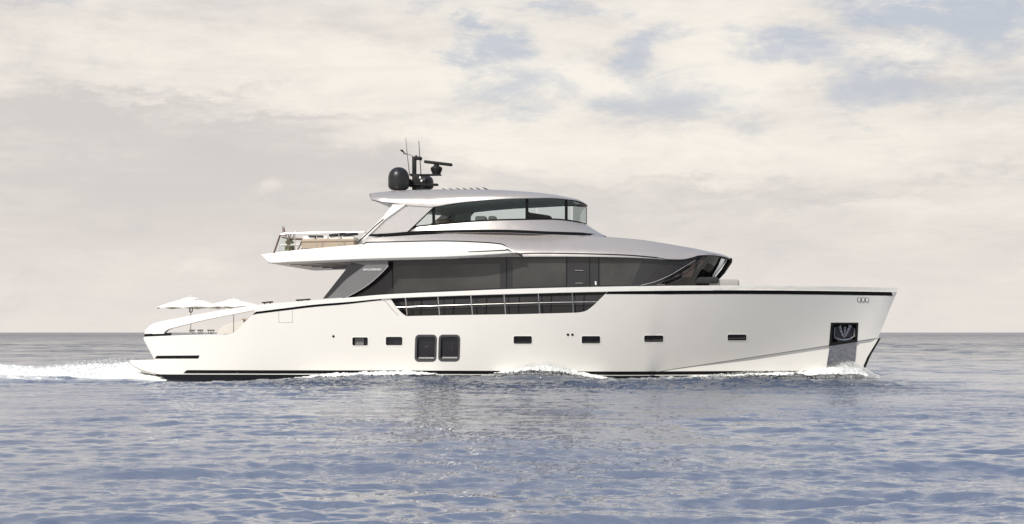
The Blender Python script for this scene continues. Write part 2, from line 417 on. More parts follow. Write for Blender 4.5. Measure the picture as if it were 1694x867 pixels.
# edge line under the knuckle
# transom, platform, decks
bridge('transom', [(237.5, 559.2), (246, 576), (255, 592.2)], bH, 'white', hull, off=-.02)
bridge('platform_deck', [(214.3, 596), (225, 595.6), (256, 595)], bH, 'deck', hull, off=-.03, thick=.04)
bridge('platform_underside', [(214, 597), (217, 602.5), (223, 607.5), (232, 612), (244, 616), (258, 619), (285, 623), (300, 645)], bH, 'white', hull, off=-.03, thick=.03)
bridge('aft_deck', [(262, 566), (300, 566), (420, 566)], lambda x, y: bH(x, y)-.15, 'deck', hull, thick=.05)
bridge('main_deck', [(x, 527) for x in np.linspace(400, 1060, 30)], lambda x, y: bH(x, y)-.15, 'deck', hull, thick=.08)
bridge('cockpit_bulkhead', [(402, 527), (403, 540), (404, 566)], 3.6, 'white', hull, thick=.03)
bridge('foredeck', [(x, fT(x)+5.5) for x in np.linspace(1010, 1478, 24)], lambda x, y: bH(x, y)-.08, 'white2', hull, camber=.06, thick=.05)
# bulwark cap
cap = panel('bulwark_cap', ribbon_poly([(421, 504.9)]+cT[1:], cB), bH, 'white2', yacht, step=9, thick=.22, off=.07, mirror=True)
# black band under the cap
panel('sheer_band', ribbon_poly([(418, 520.6)]+[(x, fB(x)-.3) for x in np.linspace(424, 632, 30)], [(418.2, 521)]+[(x, fB(x)+3.8-1.6*max(0, (x-560)/72)) for x in np.linspace(424, 630, 30)]), bH_up, 'black', hull, step=10, thick=.04, off=.008)
panel('sheer_band', ribbon_poly([(x, fB(x)-.3) for x in np.linspace(1006, 1483.5, 50)], [(x, fB(x)+6.0-1.6*max(0, (1100-x)/94)) for x in np.linspace(1002, 1480.5, 50)]), bH_up, 'black', hull, step=10, thick=.04, off=.008)
# boot stripes and antifouling
sb = interp([(303, 612.3), (740, 613.2), (1000, 614.6), (1200, 613.9), (1365, 613.4)])
panel('boot_stripe', ribbon_poly([(309, sb(309))]+[(x, sb(x)) for x in np.linspace(320, 1364, 70)], [(303, sb(303)+5.4)]+[(x, sb(x)+5.5) for x in np.linspace(320, 1363.5, 70)]), bH, 'black', hull, step=9, thick=.03, off=.010)
fa = lambda x: sb(max(303, min(1365, x)))+7.2
panel('bottom_paint', ribbon_poly([(256, 619.3)]+[(x, fa(x)) for x in np.linspace(285, 1425, 80)], [(268, 622.5), (284, 636), (300, 646)]+[(x, 646) for x in np.linspace(320, 1415, 60)]), bH, 'antifoul', hull, step=9, thick=.03, off=.008)
panel('aft_band', [(259, 588.6), (330, 588), (328, 593.2), (256, 593.4)], bH, 'black', hull, thick=.03, off=.010)
panel('stem_guard', [(1453.5, 560), (1457.6, 559), (stem(590)-.4, 590), (stem(622)-.6, 622), (stem(622)-5, 622), (stem(590)-4.4, 590)], bH, 'black', hull, step=6, thick=.02, off=.012)
panel('knuckle_shadow_line', line_poly([(x, y+.4) for x, y in kn], [.3]+[.9]*28+[.9]), bH, 'seam', hull, step=9, thick=.02, off=.012)  # shadow line of the knuckle step painted as a thin grey strip
# hatch and gate seams
panel('hatch_seam', [(460.5, 504.5), (484, 503), (484, 533.6), (461.3, 534)], bH, 'seam', hull, holes=[[(461, 505), (483.5, 503.6), (483.5, 533.1), (461.8, 533.5)]], thick=.01, off=.005)
panel('gate_seam', line_poly(curve([(634, 496.5), (640, 501), (648, 511), (659, 521.5)], 4), .8), bH, 'seam', hull, thick=.01, off=.005, step=5)
# portholes
for i, p in enumerate(ports):
    x0, y0, x1, y1 = p
    fr = panel('porthole', rrect(x0-1.1, y0-1.0, x1+1.1, y1+1.0, 3.2), bH_up, 'white2', hull, holes=[rrect(x0+.1, y0+.1, x1-.1, y1-.1, 2.4)], step=5, thick=.05, off=.012)
    pn = panel('pane', rrect(x0-1.5, y0-1.5, x1+1.5, y1+1.5, 2), bH_up, 'glass_front', fr, step=8, thick=.02, off=-.16)
    if i == 0:
        cu = MB()
        for k in range(7):
            a = P(590+k*2.6, y0+1, 3.30); c = P(590+k*2.6, y1-1, 3.30); cu.tube([a, c], .03, 8)
        panel('pane', rrect(x0-1.5, y0-1.5, x1+1.5, y1+1.5, 2), bH_up, 'glass', fr, step=8, thick=.02, off=-.22)
        bpy.data.objects.remove(pn)
        # pale curtain drawn across part of the pane
        ct = MB()
        V = []; F = []
        for k in range(29):
            px = 587+k*.52; bb = bH(px, 565)-.175+.02*math.sin(k*1.9)
            V += [P(px, y0+.2, bb), P(px, y1-.2, bb)]
            if k: F.append((2*k-2, 2*k, 2*k+1, 2*k-1))
        mesh('curtain', V, F, 'greyc', fr)
for (x0, y0, x1, y1) in wins:
    fr = panel('hull_window', rrect(x0-1.3, y0-1.2, x1+1.3, y1+1.2, 7, skew=-1.2), bH_up, 'reveal', hull, holes=[rrect(x0+2.2, y0+2.2, x1-1.6, y1-3.0, 4.5, skew=-1.2)], step=6, thick=.10, off=.012)
    panel('pane', rrect(x0-1, y0-1, x1+1, y1+1, 5), bH_up, 'glass_front', fr, step=8, thick=.02, off=-.15)
    panel('sill', [(x0+5, y1-6.4), (x1-2.6, y1-6.4), (x1-2.6, y1-4.0), (x0+5, y1-4.0)], bH_up, 'silver2', fr, step=8, thick=.04, off=-.07)
# small outlets
for (x, y) in ((551.5, 556.5), (939.6, 553.8), (947, 553.8)):
    r_ = 2.1; panel('outlet', [(x+r_*math.cos(R(a)), y+r_*math.sin(R(a))) for a in range(0, 360, 24)], bH_up, 'matte_black', hull, step=5, thick=.02, off=.012)
# anchor pocket, anchor and plate
ap = panel('anchor_pocket', [(1374.6, 533.8), (1420, 533.8), (1418.4, 565.6), (1371.4, 572.8)], bH_up, 'matte_black', hull, holes=[[(1378.2, 536.8), (1416.6, 536.8), (1415.2, 561.2), (1375.6, 567)]], step=8, thick=.05, off=.015)
panel('pocket_lining', [(1371, 532), (1422, 532), (1420, 568), (1369, 575)], bH_up, 'matte_black', ap, step=10, thick=.02, off=-.42)
def PB(x, y, o=-.20): return P(x, y, bH_up(x, y)+o)
an = MB()
an.tube([PB(1398, 540), PB(1396.5, 562)], .06, 10)
an.tube([PB(1388, 538), PB(1391, 548), PB(1395, 558)], [.10, .07, .05], 8); an.tube([PB(1407, 538), PB(1402.5, 548), PB(1398, 558)], [.10, .07, .05], 8)
an.tube([PB(1380.5, 541), PB(1380, 558), PB(1389, 563), PB(1397, 563.5), PB(1406, 561.5), PB(1413, 556), PB(1413.4, 542)], [.04, .06, .08, .1, .08, .06, .04], 8)
an.build('anchor', 'plate', ap)
fl = MB()
for pts in ([(1383, 540), (1391, 544), (1394, 560), (1384, 560)], [(1412, 540), (1404, 544), (1400, 558), (1410, 557)]):
    vs = [PB(x, y, -.27) for x, y in pts]; vs2 = [v+Vector((0, .06, 0)) for v in vs]
    fl.add(vs+vs2, [(0, 1, 2, 3), (7, 6, 5, 4), (0, 4, 5, 1), (1, 5, 6, 2), (2, 6, 7, 3), (3, 7, 4, 0)])
fl.build('anchor_fluke', 'reveal', ap)
panel('chafe_plate', [(1372.6, 572.8), (1417.6, 566), (1415.6, 590), (1412.2, 616), (1365.6, 618), (1369, 595)], bH, 'plate', hull, step=7, thick=.03, off=.022)
for x in (1418.5, 1425, 1431.5):
    nl = panel('navigation_light', rrect(x, 492.6, x+5.6, 499.4, 1.2, 3), bH_up, 'matte_black', hull, step=4, thick=.05, off=.02)
    panel('lens', rrect(x+.9, 493.2, x+4.9, 498.8, .8, 3), bH_up, 'lens', nl, step=4, thick=.02, off=.034)
# ---------------------------------------------------------------- stern arms
for side in (0, 1):
    top = curve([(239.5, 549.5), (243, 543.5), (252, 536.4), (264, 532.4), (280, 529), (330, 519.5), (380, 511), (425, 504.2)], 6)
    botm = curve([(271.5, 552), (272, 549.5), (278, 544.8), (292, 540.8), (314, 535.2), (345, 528), (373, 522.4), (400, 517.2), (421, 513)], 6)
    ol = [(239, 553)]+top+list(reversed(botm))
    a = panel('stern_arm', ol, lambda x, y: bH(x, 559)-.05+.02*math.sin((x-240)/30), 'white2', yacht, step=7, thick=.34, off=.0)
    if side:
        for v in a.data.vertices: v.co.y = -v.co.y; v.co.x += 1.28
        a.data.flip_normals()
    else:
        panel('arm_band', [(239.5, 552.4), (281, 551), (278.5, 555.8), (237.6, 557.8)], lambda x, y: bH(x, 559)-.05, 'black', yacht, step=8, thick=.30, off=.008)
    g = panel('gunwale_moulding', [(237.8, 557.2), (283, 555.2), (330, 553.6), (370, 553), (370, 555), (330, 556), (283, 558.2), (238, 560)], bH, 'white2', yacht, step=8, thick=.20, off=.008)
    if side:
        for v in g.data.vertices: v.co.y = -v.co.y
        g.data.flip_normals()
# small deck cleats and fairleads on the cap
for (x, y) in ((438, 501.5), (447, 500.6), (494, 497.4), (500, 497.0), (509, 496.4)):
    p = P(x, y, 3.7); MB().tube([p-Vector((.13, 0, -.02)), p+Vector((.13, 0, .03))], .035, 8).tube([p, p-Vector((0, 0, .12))], .03, 8).build('cleat', 'matte_black', yacht)
# ---------------------------------------------------------------- saloon
gtop = [(581, 434.4), (640, 434.0), (740, 431.5), (800, 428.3), (859, 425.3), (939, 425), (1020, 426), (1070, 427.7), (1099, 430), (1131, 430), (1145, 426.4), (1157, 422.9), (1180, 422.6), (1203, 426.5)]
fG = interp(gtop)
def xfG(py): return 1205.0+(py-427.0)*(1172.0-1205.0)/(472.0-427.0)
def bG(px, py):
    u = min(1.0, max(0.0, (px-985.0)/(xfG(py)-985.0))); return max(.0, 2.95*(1-u**2.9)**(1/2.1))
core = [(600, 431.5)]+[(x, fG(x)-2) for x in np.linspace(600, 1126, 70)]
front_edge = [(xfG(y), y) for y in (440, 455, 472, 476)]
# dark body of glass from the wing to the windscreen
s_out = [(585, 432)]+[(x, fG(x)-2.0) for x in np.linspace(590, 1110, 60)]+[(1122, 429)]+[(1090, 476), (1045, 487), (1045, 528), (585, 528)]
saloon = panel('saloon_side', s_out, bG, 'glass', yacht, step=14, thick=.05, mirror=True)
def bGf(x, y): return bG(x, y)
wind = panel('windscreen', [(1122, 429)]+[(x, fG(x)-2.5) for x in (1131, 1145, 1157, 1170, 1180, 1192)]+[(1204, 426)]+[(xfG(y), y) for y in (432, 440, 450, 460, 472, 478)]+[(1130, 480), (1090, 476)], bG, 'visor_glass', yacht, step=6, thick=.0, mirror=True, sharp=60)
# interior behind the windscreen
MB().box((P(1130, 470, 0).x, 0, 4.45), (3.2, 3.6, .3), bev=.1).build('dashboard', 'bcush', wind)
MB().box((P(1098, 450, 0).x, 0, 4.7), (.12, 4.9, 2.0)).build('saloon_bulkhead', 'bcush', wind)
for x in (1128, 1150, 1168):
    MB().tube([P(x+6, 424, 2.0-(x-1128)*.02), P(x-7, 474, 2.0-(x-1128)*.02)], .07, 8).build('screen_pillar', 'matte_black', wind)
# curved reflections laid on the glass towards the bow as thin coloured pieces
panel('reflection_patch', curve([(1060, 472), (1072, 462), (1087, 449), (1104, 437), (1122, 431.5), (1150, 430.8)], 6)+list(reversed(curve([(1066, 472.5), (1088, 464), (1110, 452), (1130, 441), (1150, 430.9)], 6))), bG, 'glass_front', saloon, step=5, thick=.02, off=.02, mirror=True)
panel('reflection_line', line_poly(curve([(1060, 472), (1082, 466.5), (1105, 457), (1126, 445), (1150, 430.5)], 6), .8), bG, 'silver2', saloon, step=5, thick=.02, off=.032)
panel('reflection_line', line_poly(curve([(1100, 472), (1124, 462), (1137, 449), (1146, 438), (1156, 430)], 6), .7), bG, 'reveal', saloon, step=5, thick=.02, off=.028)
panel('screen_edge', [(1193, 428), (1199, 428.5), (1196, 438), (1186, 452), (1178, 466), (1174, 473), (1170.5, 473), (1181, 452), (1189, 438)], lambda x, y: max(.05, bG(x-4, y)), 'letter', wind, step=4, thick=.03, off=-.02)
vis = MB()
vis.tube([P(1208, 427, .5), P(1207, 432, .5), P(1197, 448, .5), P(1183, 464, .5), P(1175, 474, .5)], [.10, .13, .11, .09, .07], 8)
vis2 = MB(); vis2.build_ = 1; vis2.tube([mir(p) for p in (P(1208, 427, .5), P(1207, 432, .5), P(1197, 448, .5), P(1183, 464, .5), P(1175, 474, .5))], [.10, .13, .11, .09, .07], 8)
vis.build('visor_bracket', 'black', wind); vis2.build('visor_bracket', 'black', wind)
# big side panes with uneven tone painted in for reflections, dividers and fittings
panel('saloon_pane', [(652, 440.5), (700, 439), (770, 437.5), (827.5, 436), (827.5, 476.5), (740, 480), (652, 485)], bG, 'glass_green', saloon, thick=.02, off=.012)
panel('saloon_pane', [(848, 429), (936, 428.2), (936, 473), (848, 476)], bG, 'glass_green', saloon, thick=.02, off=.008)
panel('saloon_pane', [(942, 429), (970, 429.2), (970, 473), (942, 473)], bG, 'glass', saloon, thick=.02, off=.012)
panel('saloon_pane', [(993, 431), (1062, 431), (1045, 472), (993, 472)], bG, 'glass_green', saloon, thick=.02, off=.008)
for x in (937.5, 975.5, 838, 649, 990.5):
    panel('mullion', [(x-.5, 425), (x+.5, 425), (x+.5, 478), (x-.5, 478)], bG, 'black', saloon, thick=.02, off=.020)
for x in (697, 751, 805, 859, 912, 966):  # stanchion reflections in the lower glass, laid on as dark leaning strips
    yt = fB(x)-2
    panel('stanchion_reflection', [(x+.2, yt), (x+1.4, yt), (x-1.2, 526), (x-2.4, 526)], bG, 'black', saloon, thick=.02, off=.03)
panel('rail_reflection', line_poly([(655, 513.5), (740, 510.8), (834, 507.8), (920, 505.6), (1000, 504.6)], .9), bG, 'black', saloon, thick=.02, off=.03)  # reflection of the side rail, drawn as a thin black line
panel('cap_shade_band', [(646, 494), (740, 489), (860, 485), (1010, 481.5), (1008, 487), (860, 491), (740, 495), (648, 500)], bG, 'black', saloon, thick=.02, off=.025)  # shade below the bulwark cap, put in as a black band
for (y, x0, x1) in ((447.3, 951, 965), (468.4, 952, 964.5)):
    MB().tube([P(x0, y, 3.0), P(x1, y+.2, 3.0)], .018, 6).build('door_rail', 'steel', saloon)
panel('door_handle', [(984, 465.5), (986.6, 465.5), (986.8, 471.5), (984.4, 471.5)], bG, 'letter', saloon, thick=.03, off=.03)
# aft wings of smoked glass
wing = panel('wing_panel', [(534, 494), (545, 480)]+[(560, 461), (581.5, 433.6), (641.8, 431)]+curve([(641.8, 439.6), (630, 452), (612, 468), (592, 481), (571, 492.2)], 6), 3.55, 'glass_wing', yacht, step=9, thick=.05, mirror=True)
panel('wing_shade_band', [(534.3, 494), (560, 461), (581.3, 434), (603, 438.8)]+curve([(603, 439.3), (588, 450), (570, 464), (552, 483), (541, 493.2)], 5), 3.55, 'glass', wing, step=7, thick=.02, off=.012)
panel('wing_trim', line_poly(curve([(642.4, 439.6), (630.4, 452.4), (612.4, 468.4), (592.4, 481.6), (571.4, 492.8)], 6), .8), 3.55, 'silver2', wing, step=6, thick=.02, off=.014)
fc = bpy.data.curves.new('lettering', 'FONT'); fc.body = 'SANLORENZO'; fc.size = .235; fc.extrude = .004; fc.space_character = 1.12; fc.offset = .006
tf = bpy.data.objects.new('lettering', fc); COL.objects.link(tf)
bpy.context.view_layer.update()
me = bpy.data.meshes.new_from_object(tf.evaluated_get(bpy.context.evaluated_depsgraph_get())); bpy.data.objects.remove(tf)
xs_ = [v.co.x for v in me.vertices]; x0 = min(xs_); wdt = max(xs_)-x0
a = P(601, 447.4, 3.58); b2 = P(631, 447.0, 3.58); s_ = (b2.x-a.x)/wdt
me.transform(Matrix.Translation(a) @ Matrix.Rotation(R(90), 4, 'X') @ Matrix.Scale(s_, 4) @ Matrix.Translation((-x0, 0, 0)))
me.materials.clear(); me.materials.append(M['letter']); link(bpy.data.objects.new('lettering', me), wing)
bridge('aft_glass_wall', [(590, 432), (580, 455), (566, 492), (560, 527)], 2.95, 'glass', yacht, thick=.04)
# side rail inside the opening
rail = MB().tube([P(x, y, bH(x, y)-.06) for x, y in curve([(654, 508.6), (740, 505.3), (834, 502.5), (920, 500.4), (989, 499.4)], 4)], .022, 8).build('side_rail', 'steel', yacht)
for x in (671.3, 725, 779.5, 834.3, 891, 947):
    MB().tube([P(x-.7, fB(x)-1, bH(x, fB(x))-.05), P(x+2.2, 521.5, bH(x, 521.5)-.05)], .032, 8).build('stanchion', 'steel', rail)
# inner bulwark and a few things on the side deck
bridge('superstructure_floor', [(600, 470), (1100, 470)], 2.7, 'interior', saloon, thick=.05)
# ---------------------------------------------------------------- fly deck coaming (bright white) and its soffit
Lc = interp([(432, 421.4), (437, 427.5), (447, 436), (480, 435.4), (530, 433.6), (580, 431.8), (640, 430.2), (730, 427.8), (790, 424.5), (831, 421.3), (855, 418.4), (863, 420.6)])
Uc = interp([(432, 421.2), (460, 417.2), (497, 413), (540, 409.2), (584, 405.6), (600, 403.8), (607, 401.8), (640, 400.4), (730, 398.8), (797, 401), (831, 404.4), (846, 411), (856, 417), (863, 420.2)])
def bC(px, v):
    b = 3.83-.16*max(0, 1-v/.18)**2-.10*v
    if px < 470: b -= .55*((470-px)/38)**2
    if px > 780: b -= .34*((px-780)/83)**1.5
    return b
coam = shell('fly_coaming', list(np.linspace(432, 470, 12))+list(np.linspace(480, 780, 40))+list(np.linspace(786, 863, 18)), Lc, Uc, bC, 'white2', yacht, nv=9)
panel('coaming_line', line_poly(curve([(600, 404.4), (604, 402), (609, 400.9), (640, 400.2), (730, 398.6), (797, 400.8), (822, 402.8), (831, 404.4), (838, 408), (846, 412.4), (855, 418), (864, 424)], 5), 1.7), lambda x, y: bC(x, 1)+.0, 'black', coam, step=7, thick=.05, off=.012)
panel('coaming_slot', line_poly([(774, 416.6), (800, 415.6), (836, 413.9), (839, 412.6), (846, 416.2)], [1.0, 1.5, 1.5, 2.2, .8]), lambda x, y: bC(x, .4), 'matte_black', coam, step=7, thick=.03, off=.02)
for k, y in enumerate((-2.6, -1.5, -.4, .7, 1.8)):       # recessed soffit grooves
    a = P(470+k*8, 436.5, 3.6); c = P(582, 432.5, 3.6)
    zz = lambda q: q.z
    MB().box(((a.x+c.x)/2, y, (a.z+c.z)/2+.015), (c.x-a.x, .10, .05), rot=Matrix.Rotation(-math.atan2(c.z-a.z, c.x-a.x), 3, 'Y')).build('soffit_strip', 'reveal', coam)
# ---------------------------------------------------------------- silver roof of the saloon
Lr = interp([(600, 431), (740, 428), (831, 425), (858, 424.6), (939, 424.4), (1020, 425.4), (1070, 427.2), (1099, 429.2), (1128, 429.6), (1145, 426.2), (1157, 422.6), (1180, 422.3), (1200, 425.4), (1209.5, 430)])
Ur = interp([(600, 396), (640, 392), (730, 387), (831, 386), (909, 388.4), (972, 390.2), (1003, 392), (1020, 393), (1070, 398), (1136, 408.8), (1160, 413.3), (1184, 418.2), (1196, 421), (1203, 423.6), (1209.5, 427.4)])
def bR(px, v):
    u = min(1.0, max(0.0, (px-960.0)/(1211.0-960.0))); B = 3.22*(1-u**2.7)**(1/2.1)
    k = .13+.17*min(1, max(0, (px-640)/240)); return max(.02, B*(1-k*v**1.7))
roof = shell('saloon_roof', list(np.linspace(600, 1100, 60))+list(np.linspace(1108, 1190, 22))+list(np.linspace(1192, 1209.5, 12)), Lr, Ur, bR, 'silver', yacht, nv=12, camber=.05)
rl = [(858, 419.4), (890, 418.8), (939, 419.2), (1000, 420.6), (1040, 422.2), (1075, 425), (1099, 428)]
panel('roof_line', line_poly(curve(rl, 5), [1.9]*20+[1.8]*8+[.8]*3), lambda x, y: bR(x, max(0, (Lr(x)-y)/(Lr(x)-Ur(x)))), 'black', roof, step=7, thick=.04, off=.012)
panel('roof_lip', line_poly(curve([(1099, 429.3), (1128, 429.8), (1145, 426.6), (1157, 423.2), (1180, 423), (1200, 426), (1208, 430)], 5), 1.5), lambda x, y: bR(x, 0), 'black', roof, step=5, thick=.05, off=.012)
# ---------------------------------------------------------------- bridge (upper wheelhouse) lower coaming
def xfB(py): return 970.5 if py < 371 else 970.5+(py-371)*(1005.0-970.5)/20.0
def bB(px, py):
    u = min(1.0, max(0.0, (px-770.0)/(xfB(py)-770.0))); return max(.0, 2.42*(1-u**2.8)**(1/2.1))
Lb = interp([(607, 389), (640, 388.5), (690, 386.2), (730, 385.8), (831, 385.2), (909, 388.4), (972, 390.4), (1004, 392.4)])
Ub = interp([(607, 387.5), (640, 386.6), (672, 384.2), (687, 375.6), (716, 372.2), (797, 365.2), (871, 363), (922, 363), (954, 366.6), (969, 370.6), (985, 381), (1004, 391.8)])
bc = shell('bridge_coaming', list(np.linspace(607, 900, 36))+list(np.linspace(905, 1004, 26)), Lb, Ub, lambda x, v: bB(x, Lb(x)+(Ub(x)-Lb(x))*v)+.16*(1-v)*(1 if x < 990 else (1004-x)/14), 'silver', yacht, nv=6)
bl = curve([(607, 389.8), (640, 388.6), (690, 384.6), (730, 383.2), (831, 382.4), (909, 385.4), (972, 387.6), (1003, 391.2)], 6)
panel('bridge_band', line_poly(bl, [2.4]*4+[5.0]*32+[3.6, 3.2, 2.8, 2.2, 1.6, 1.2, 1.0][:7]), lambda x, y: bB(x, y)+.14*max(0, min(1, (1004-x)/30)), 'black', bc, step=7, thick=.06, off=.02, mirror=True)
# silver wings (aft pillars of the hardtop)
pil = panel('hardtop_pillar', curve([(668, 337.5), (658, 347), (637, 363), (624, 375), (611.5, 387)], 4)+[(665, 386.8), (673.5, 383.5), (690, 368), (716, 343.2), (722, 336)], 2.55, 'silver2', yacht, step=9, thick=.12)
fpil = bpy.data.objects.new('hardtop_pillar', pil.data.copy()); link(fpil, yacht)
for v in fpil.data.vertices: v.co.y = -v.co.y; v.co.x += 1.0
fpil.data.flip_normals()
strut = panel('hardtop_strut', [(650, 338), (671, 338.5), (637, 363), (612, 387), (597, 404.5), (584, 405.6), (600, 390.5), (619.5, 372.5), (634, 358)], 2.62, 'white2', yacht, step=8, thick=.10, mirror=True)
panel('strut_line', line_poly([(634.5, 362.5), (619.5, 375), (600, 393.5), (588, 405.4)], 1.5), 2.62, 'black', strut, step=8, thick=.02, off=.012)
# ---------------------------------------------------------------- hardtop
Lh = interp([(610.5, 322), (612.5, 328), (615.6, 331), (640, 334.6), (672.6, 339.3), (700, 341), (716, 341.8), (745, 337), (774.6, 333.2), (831, 328.8), (887, 327.4), (920, 327.5), (954, 332), (970.5, 338.4)], True)
Uh = interp([(610.5, 321), (612.5, 319.6), (640, 316.8), (672.6, 314.6), (740, 313.5), (808, 313.6), (864, 316.4), (909, 320.6), (932, 324.4), (954, 329), (963, 333), (970.5, 337.6)], True)
def bT(px, v):
    u = min(1.0, max(0.0, (px-780.0)/(972.0-780.0))); B = 2.60*(1-u**2.8)**(1/2.1)
    if px < 640: B -= .35*((640-px)/30)**2
    return max(.03, B*(1-.05*v-.22*v**3))
top_ = shell('hardtop', [610.5, 611.2, 612.2, 613.5, 615.6, 618, 622]+list(np.linspace(628, 930, 48))+list(np.linspace(935, 970.5, 14)), Lh, Uh, bT, 'silver', yacht, nv=12, camber=.10)
panel('hardtop_line', line_poly(curve([(614, 330.6), (625, 333), (640, 335), (672.6, 339.6)], 4), 1.0), lambda x, y: bT(x, 0), 'black', top_, step=8, thick=.04, off=.012)
shell('hardtop_ceiling', list(np.linspace(690, 945, 24)), lambda x: Lh(x)+1.0, lambda x: Lh(x)-.8, lambda x, v: bT(x, 0)-.12, 'ceil', top_, nv=1)
# bridge glazing: frames and panes
fw = curve([(684, 374.8), (690, 369), (700, 359.6), (712, 347.6), (718, 342.6)], 3)
wtop = interp([(716, 342.8), (745, 338), (774.6, 333.8), (831, 329.2), (887, 328), (920, 328.2), (954, 332.7), (970, 339)])
wbot = interp([(676, 378), (687, 375.2), (716, 372.2), (797, 365.2), (871, 363), (922, 363), (954, 367), (970, 371.2)])
def pane_poly(xa, xb): return [(x, wtop(x)+1.4) for x in np.linspace(xa, xb, 12)]+[(x, wbot(x)-1.4) for x in np.linspace(xb, xa, 12)]
frame_out = [(673, 383.5), (684, 373)]+[(700, 358), (714, 343.6)]+[(x, wtop(x)-1.0) for x in np.linspace(718, 969, 50)]+[(970.4, 341), (970.4, 371)]+[(x, wbot(x)+.8) for x in np.linspace(968, 690, 50)]
tri = [(687, 373.6), (690, 370.6), (702, 359), (714.6, 346.6), (715.2, 370.6)]
panes = [pane_poly(719.6, 869.2), pane_poly(874, 934.4), pane_poly(939, 969)]
gf = panel('bridge_window_frame', frame_out, bB, 'black', yacht, holes=[tri]+panes, step=6, thick=.06, off=.02, sharp=40)
ff_ = panel('bridge_window_frame', frame_out, bB, 'black', yacht, holes=[tri, pane_poly(719.6, 966)], step=6, thick=.04, off=.02, sharp=40)
for v in ff_.data.vertices: v.co.y = -v.co.y
ff_.data.flip_normals()
for pl in [tri]+panes:
    panel('bridge_window', pl, bB, 'bridge_glass', gf, step=7, thick=0, off=-.01, mirror=True, sharp=60)
# bridge inside: console, seat backs, mast leg
cpos = P(894, 358, .9)
MB().box((cpos.x, cpos.y, cpos.z-.1), (1.0, 1.0, .35), rot=Matrix.Rotation(R(9), 3, 'Y'), bev=.08).box((cpos.x-.55, cpos.y, cpos.z+.05), (.10, .5, .32), bev=.03).build('helm_console', 'bcush', bc)
for (x, w_) in ((796, .5), (815, .35)):
    q = P(x, 362, .2); MB().box((q.x, q.y, q.z-.05), (w_, .6, .32), bev=.08).build('helm_seat', 'cushion', bc)
q = P(735, 368, -1.5); MB().box((q.x, q.y, q.z), (.5, .9, .3), bev=.1).build('bridge_sofa', 'beige', bc)
MB().tube([P(755, 341, -1.6), P(745, 372, -1.6)], .10, 8).build('roof_support', 'reveal', bc)
MB().tube([P(757, 341, 1.6), P(747, 372, 1.6)], .035, 8).build('roof_support', 'reveal', bc)
MB().box((P(752, 345, 0).x, 2.15, P(775, 345, 0).z), (.9, .05, 1.0)).build('inner_screen', 'ceil', bc)
# louvres on the hardtop
for k, (x, s_) in enumerate(((733, .5), (745, .6), (757, .7), (768, .8), (780, .9), (791, 1.1), (804, 1.5))):
    p = P(x, Uh(x)-.4, 1.6)
    MB().box(Vector((p.x, 0, p.z+.035)), (.22*s_+.06, 3.0, .02), rot=Matrix.Rotation(R(22), 3, 'Y')).build('roof_louvre', 'matte_black', top_)
# ---------------------------------------------------------------- radomes, mast, radar, aerials
def dome(cx, ytop, ybot, rad_px, b, name='radome'):
    c = P(cx, ybot, b); zt = P(cx, ytop, b).z; k = (DIST)/FPX*.975; r = rad_px*k; h = zt-c.z
    prof = [(0, 0), (r*.62, 0), (r*.72, .02)]+[(r*.86, h*.06), (r*.985, h*.15), (r, h*.2), (r, h*.21), (r*.985, h*.215), (r*.985, h*.23), (r, h*.235)]+[(r*.995, h*.40)]+[(r*math.cos(R(a))**.9 if a < 90 else 0, h*.50+(h*.50)*math.sin(R(a))) for a in range(0, 90, 6)]+[(0, h)]
    prof = [(max(0, a), z) for a, z in prof]
    return MB().lathe(prof, c, 40).build(name, 'dome', yacht, sharp=50)
dome(659.6, 276.7, 314.6, 17.9, .9)
dome(704, 290, 313.6, 14.0, -1.1)
mast = MB().box((P(690, 302, .2).x, -.2, (P(690, 289, .2).z+P(690, 315, .2).z)/2), (.42, .36, .78), bev=.02).build('mast', 'matte_black', yacht)
p0 = P(685.6, 289, .2); p1 = P(685.2, 259, .2)
MB().box((p0+p1)/2, (.19, .16, p1.z-p0.z), bev=.015).build('mast_post', 'matte_black', mast)
q = P(691.5, 262, .2); MB().box(q, (.30, .24, .15), bev=.03).box(q+Vector((-.08, 0, .10)), (.10, .10, .08), bev=.01).tube([q+Vector((.14, 0, -.10)), q+Vector((.15, 0, .05))], .05).build('masthead_light', 'matte_black', mast)
q = P(704, 289.6, .2); MB().box(q, (1.48, .34, .07), bev=.02).box(q+Vector((-.62, 0, .03)), (.2, .3, .07), bev=.02).tube([q+Vector((-.62, 0, -.02)), q+Vector((-.45, 0, -.35)), q+Vector((-.38, 0, -.5))], .05).build('radar_platform', 'matte_black', mast)
q = P(701, 306, .3); MB().box(q, (1.25, .4, .06), bev=.02).box(q+Vector((.55, 0, .0)), (.28, .3, .10), bev=.03).build('lower_platform', 'matte_black', mast)
q = P(679, 303, .3); MB().box(q, (.1, .5, .35), bev=.02).build('dome_bracket', 'matte_black', mast)
q = P(697.2, 299, .5); MB().lathe([(0, -.05), (.04, -.05), (.05, 0), (.04, .05), (0, .06)], q, 12).build('mast_lamp', 'lens', mast)
q = P(695, 293.8, .5); MB().lathe([(0, -.05), (.04, -.05), (.05, 0), (.04, .05), (0, .06)], q, 12).build('mast_lamp', 'lens', mast)
q = P(722, 288.4, .2); rb = MB().lathe([(0, 0), (.17, 0), (.20, .04), (.27, .20), (.28, .27), (.24, .34), (.16, .37), (.12, .42), (.12, .46), (0, .46)], q, 28).build('radar_pedestal', 'matte_black', mast)
a = P(701.5, 267.3, .2); c = P(748.5, 273, .2)
ang = math.atan2(c.z-a.z, c.x-a.x)
MB().box((a+c)/2, ((c-a).length, .14, .145), rot=Matrix.Rotation(-ang, 3, 'Y'), bev=.05).build('radar_scanner', 'matte_black', mast)
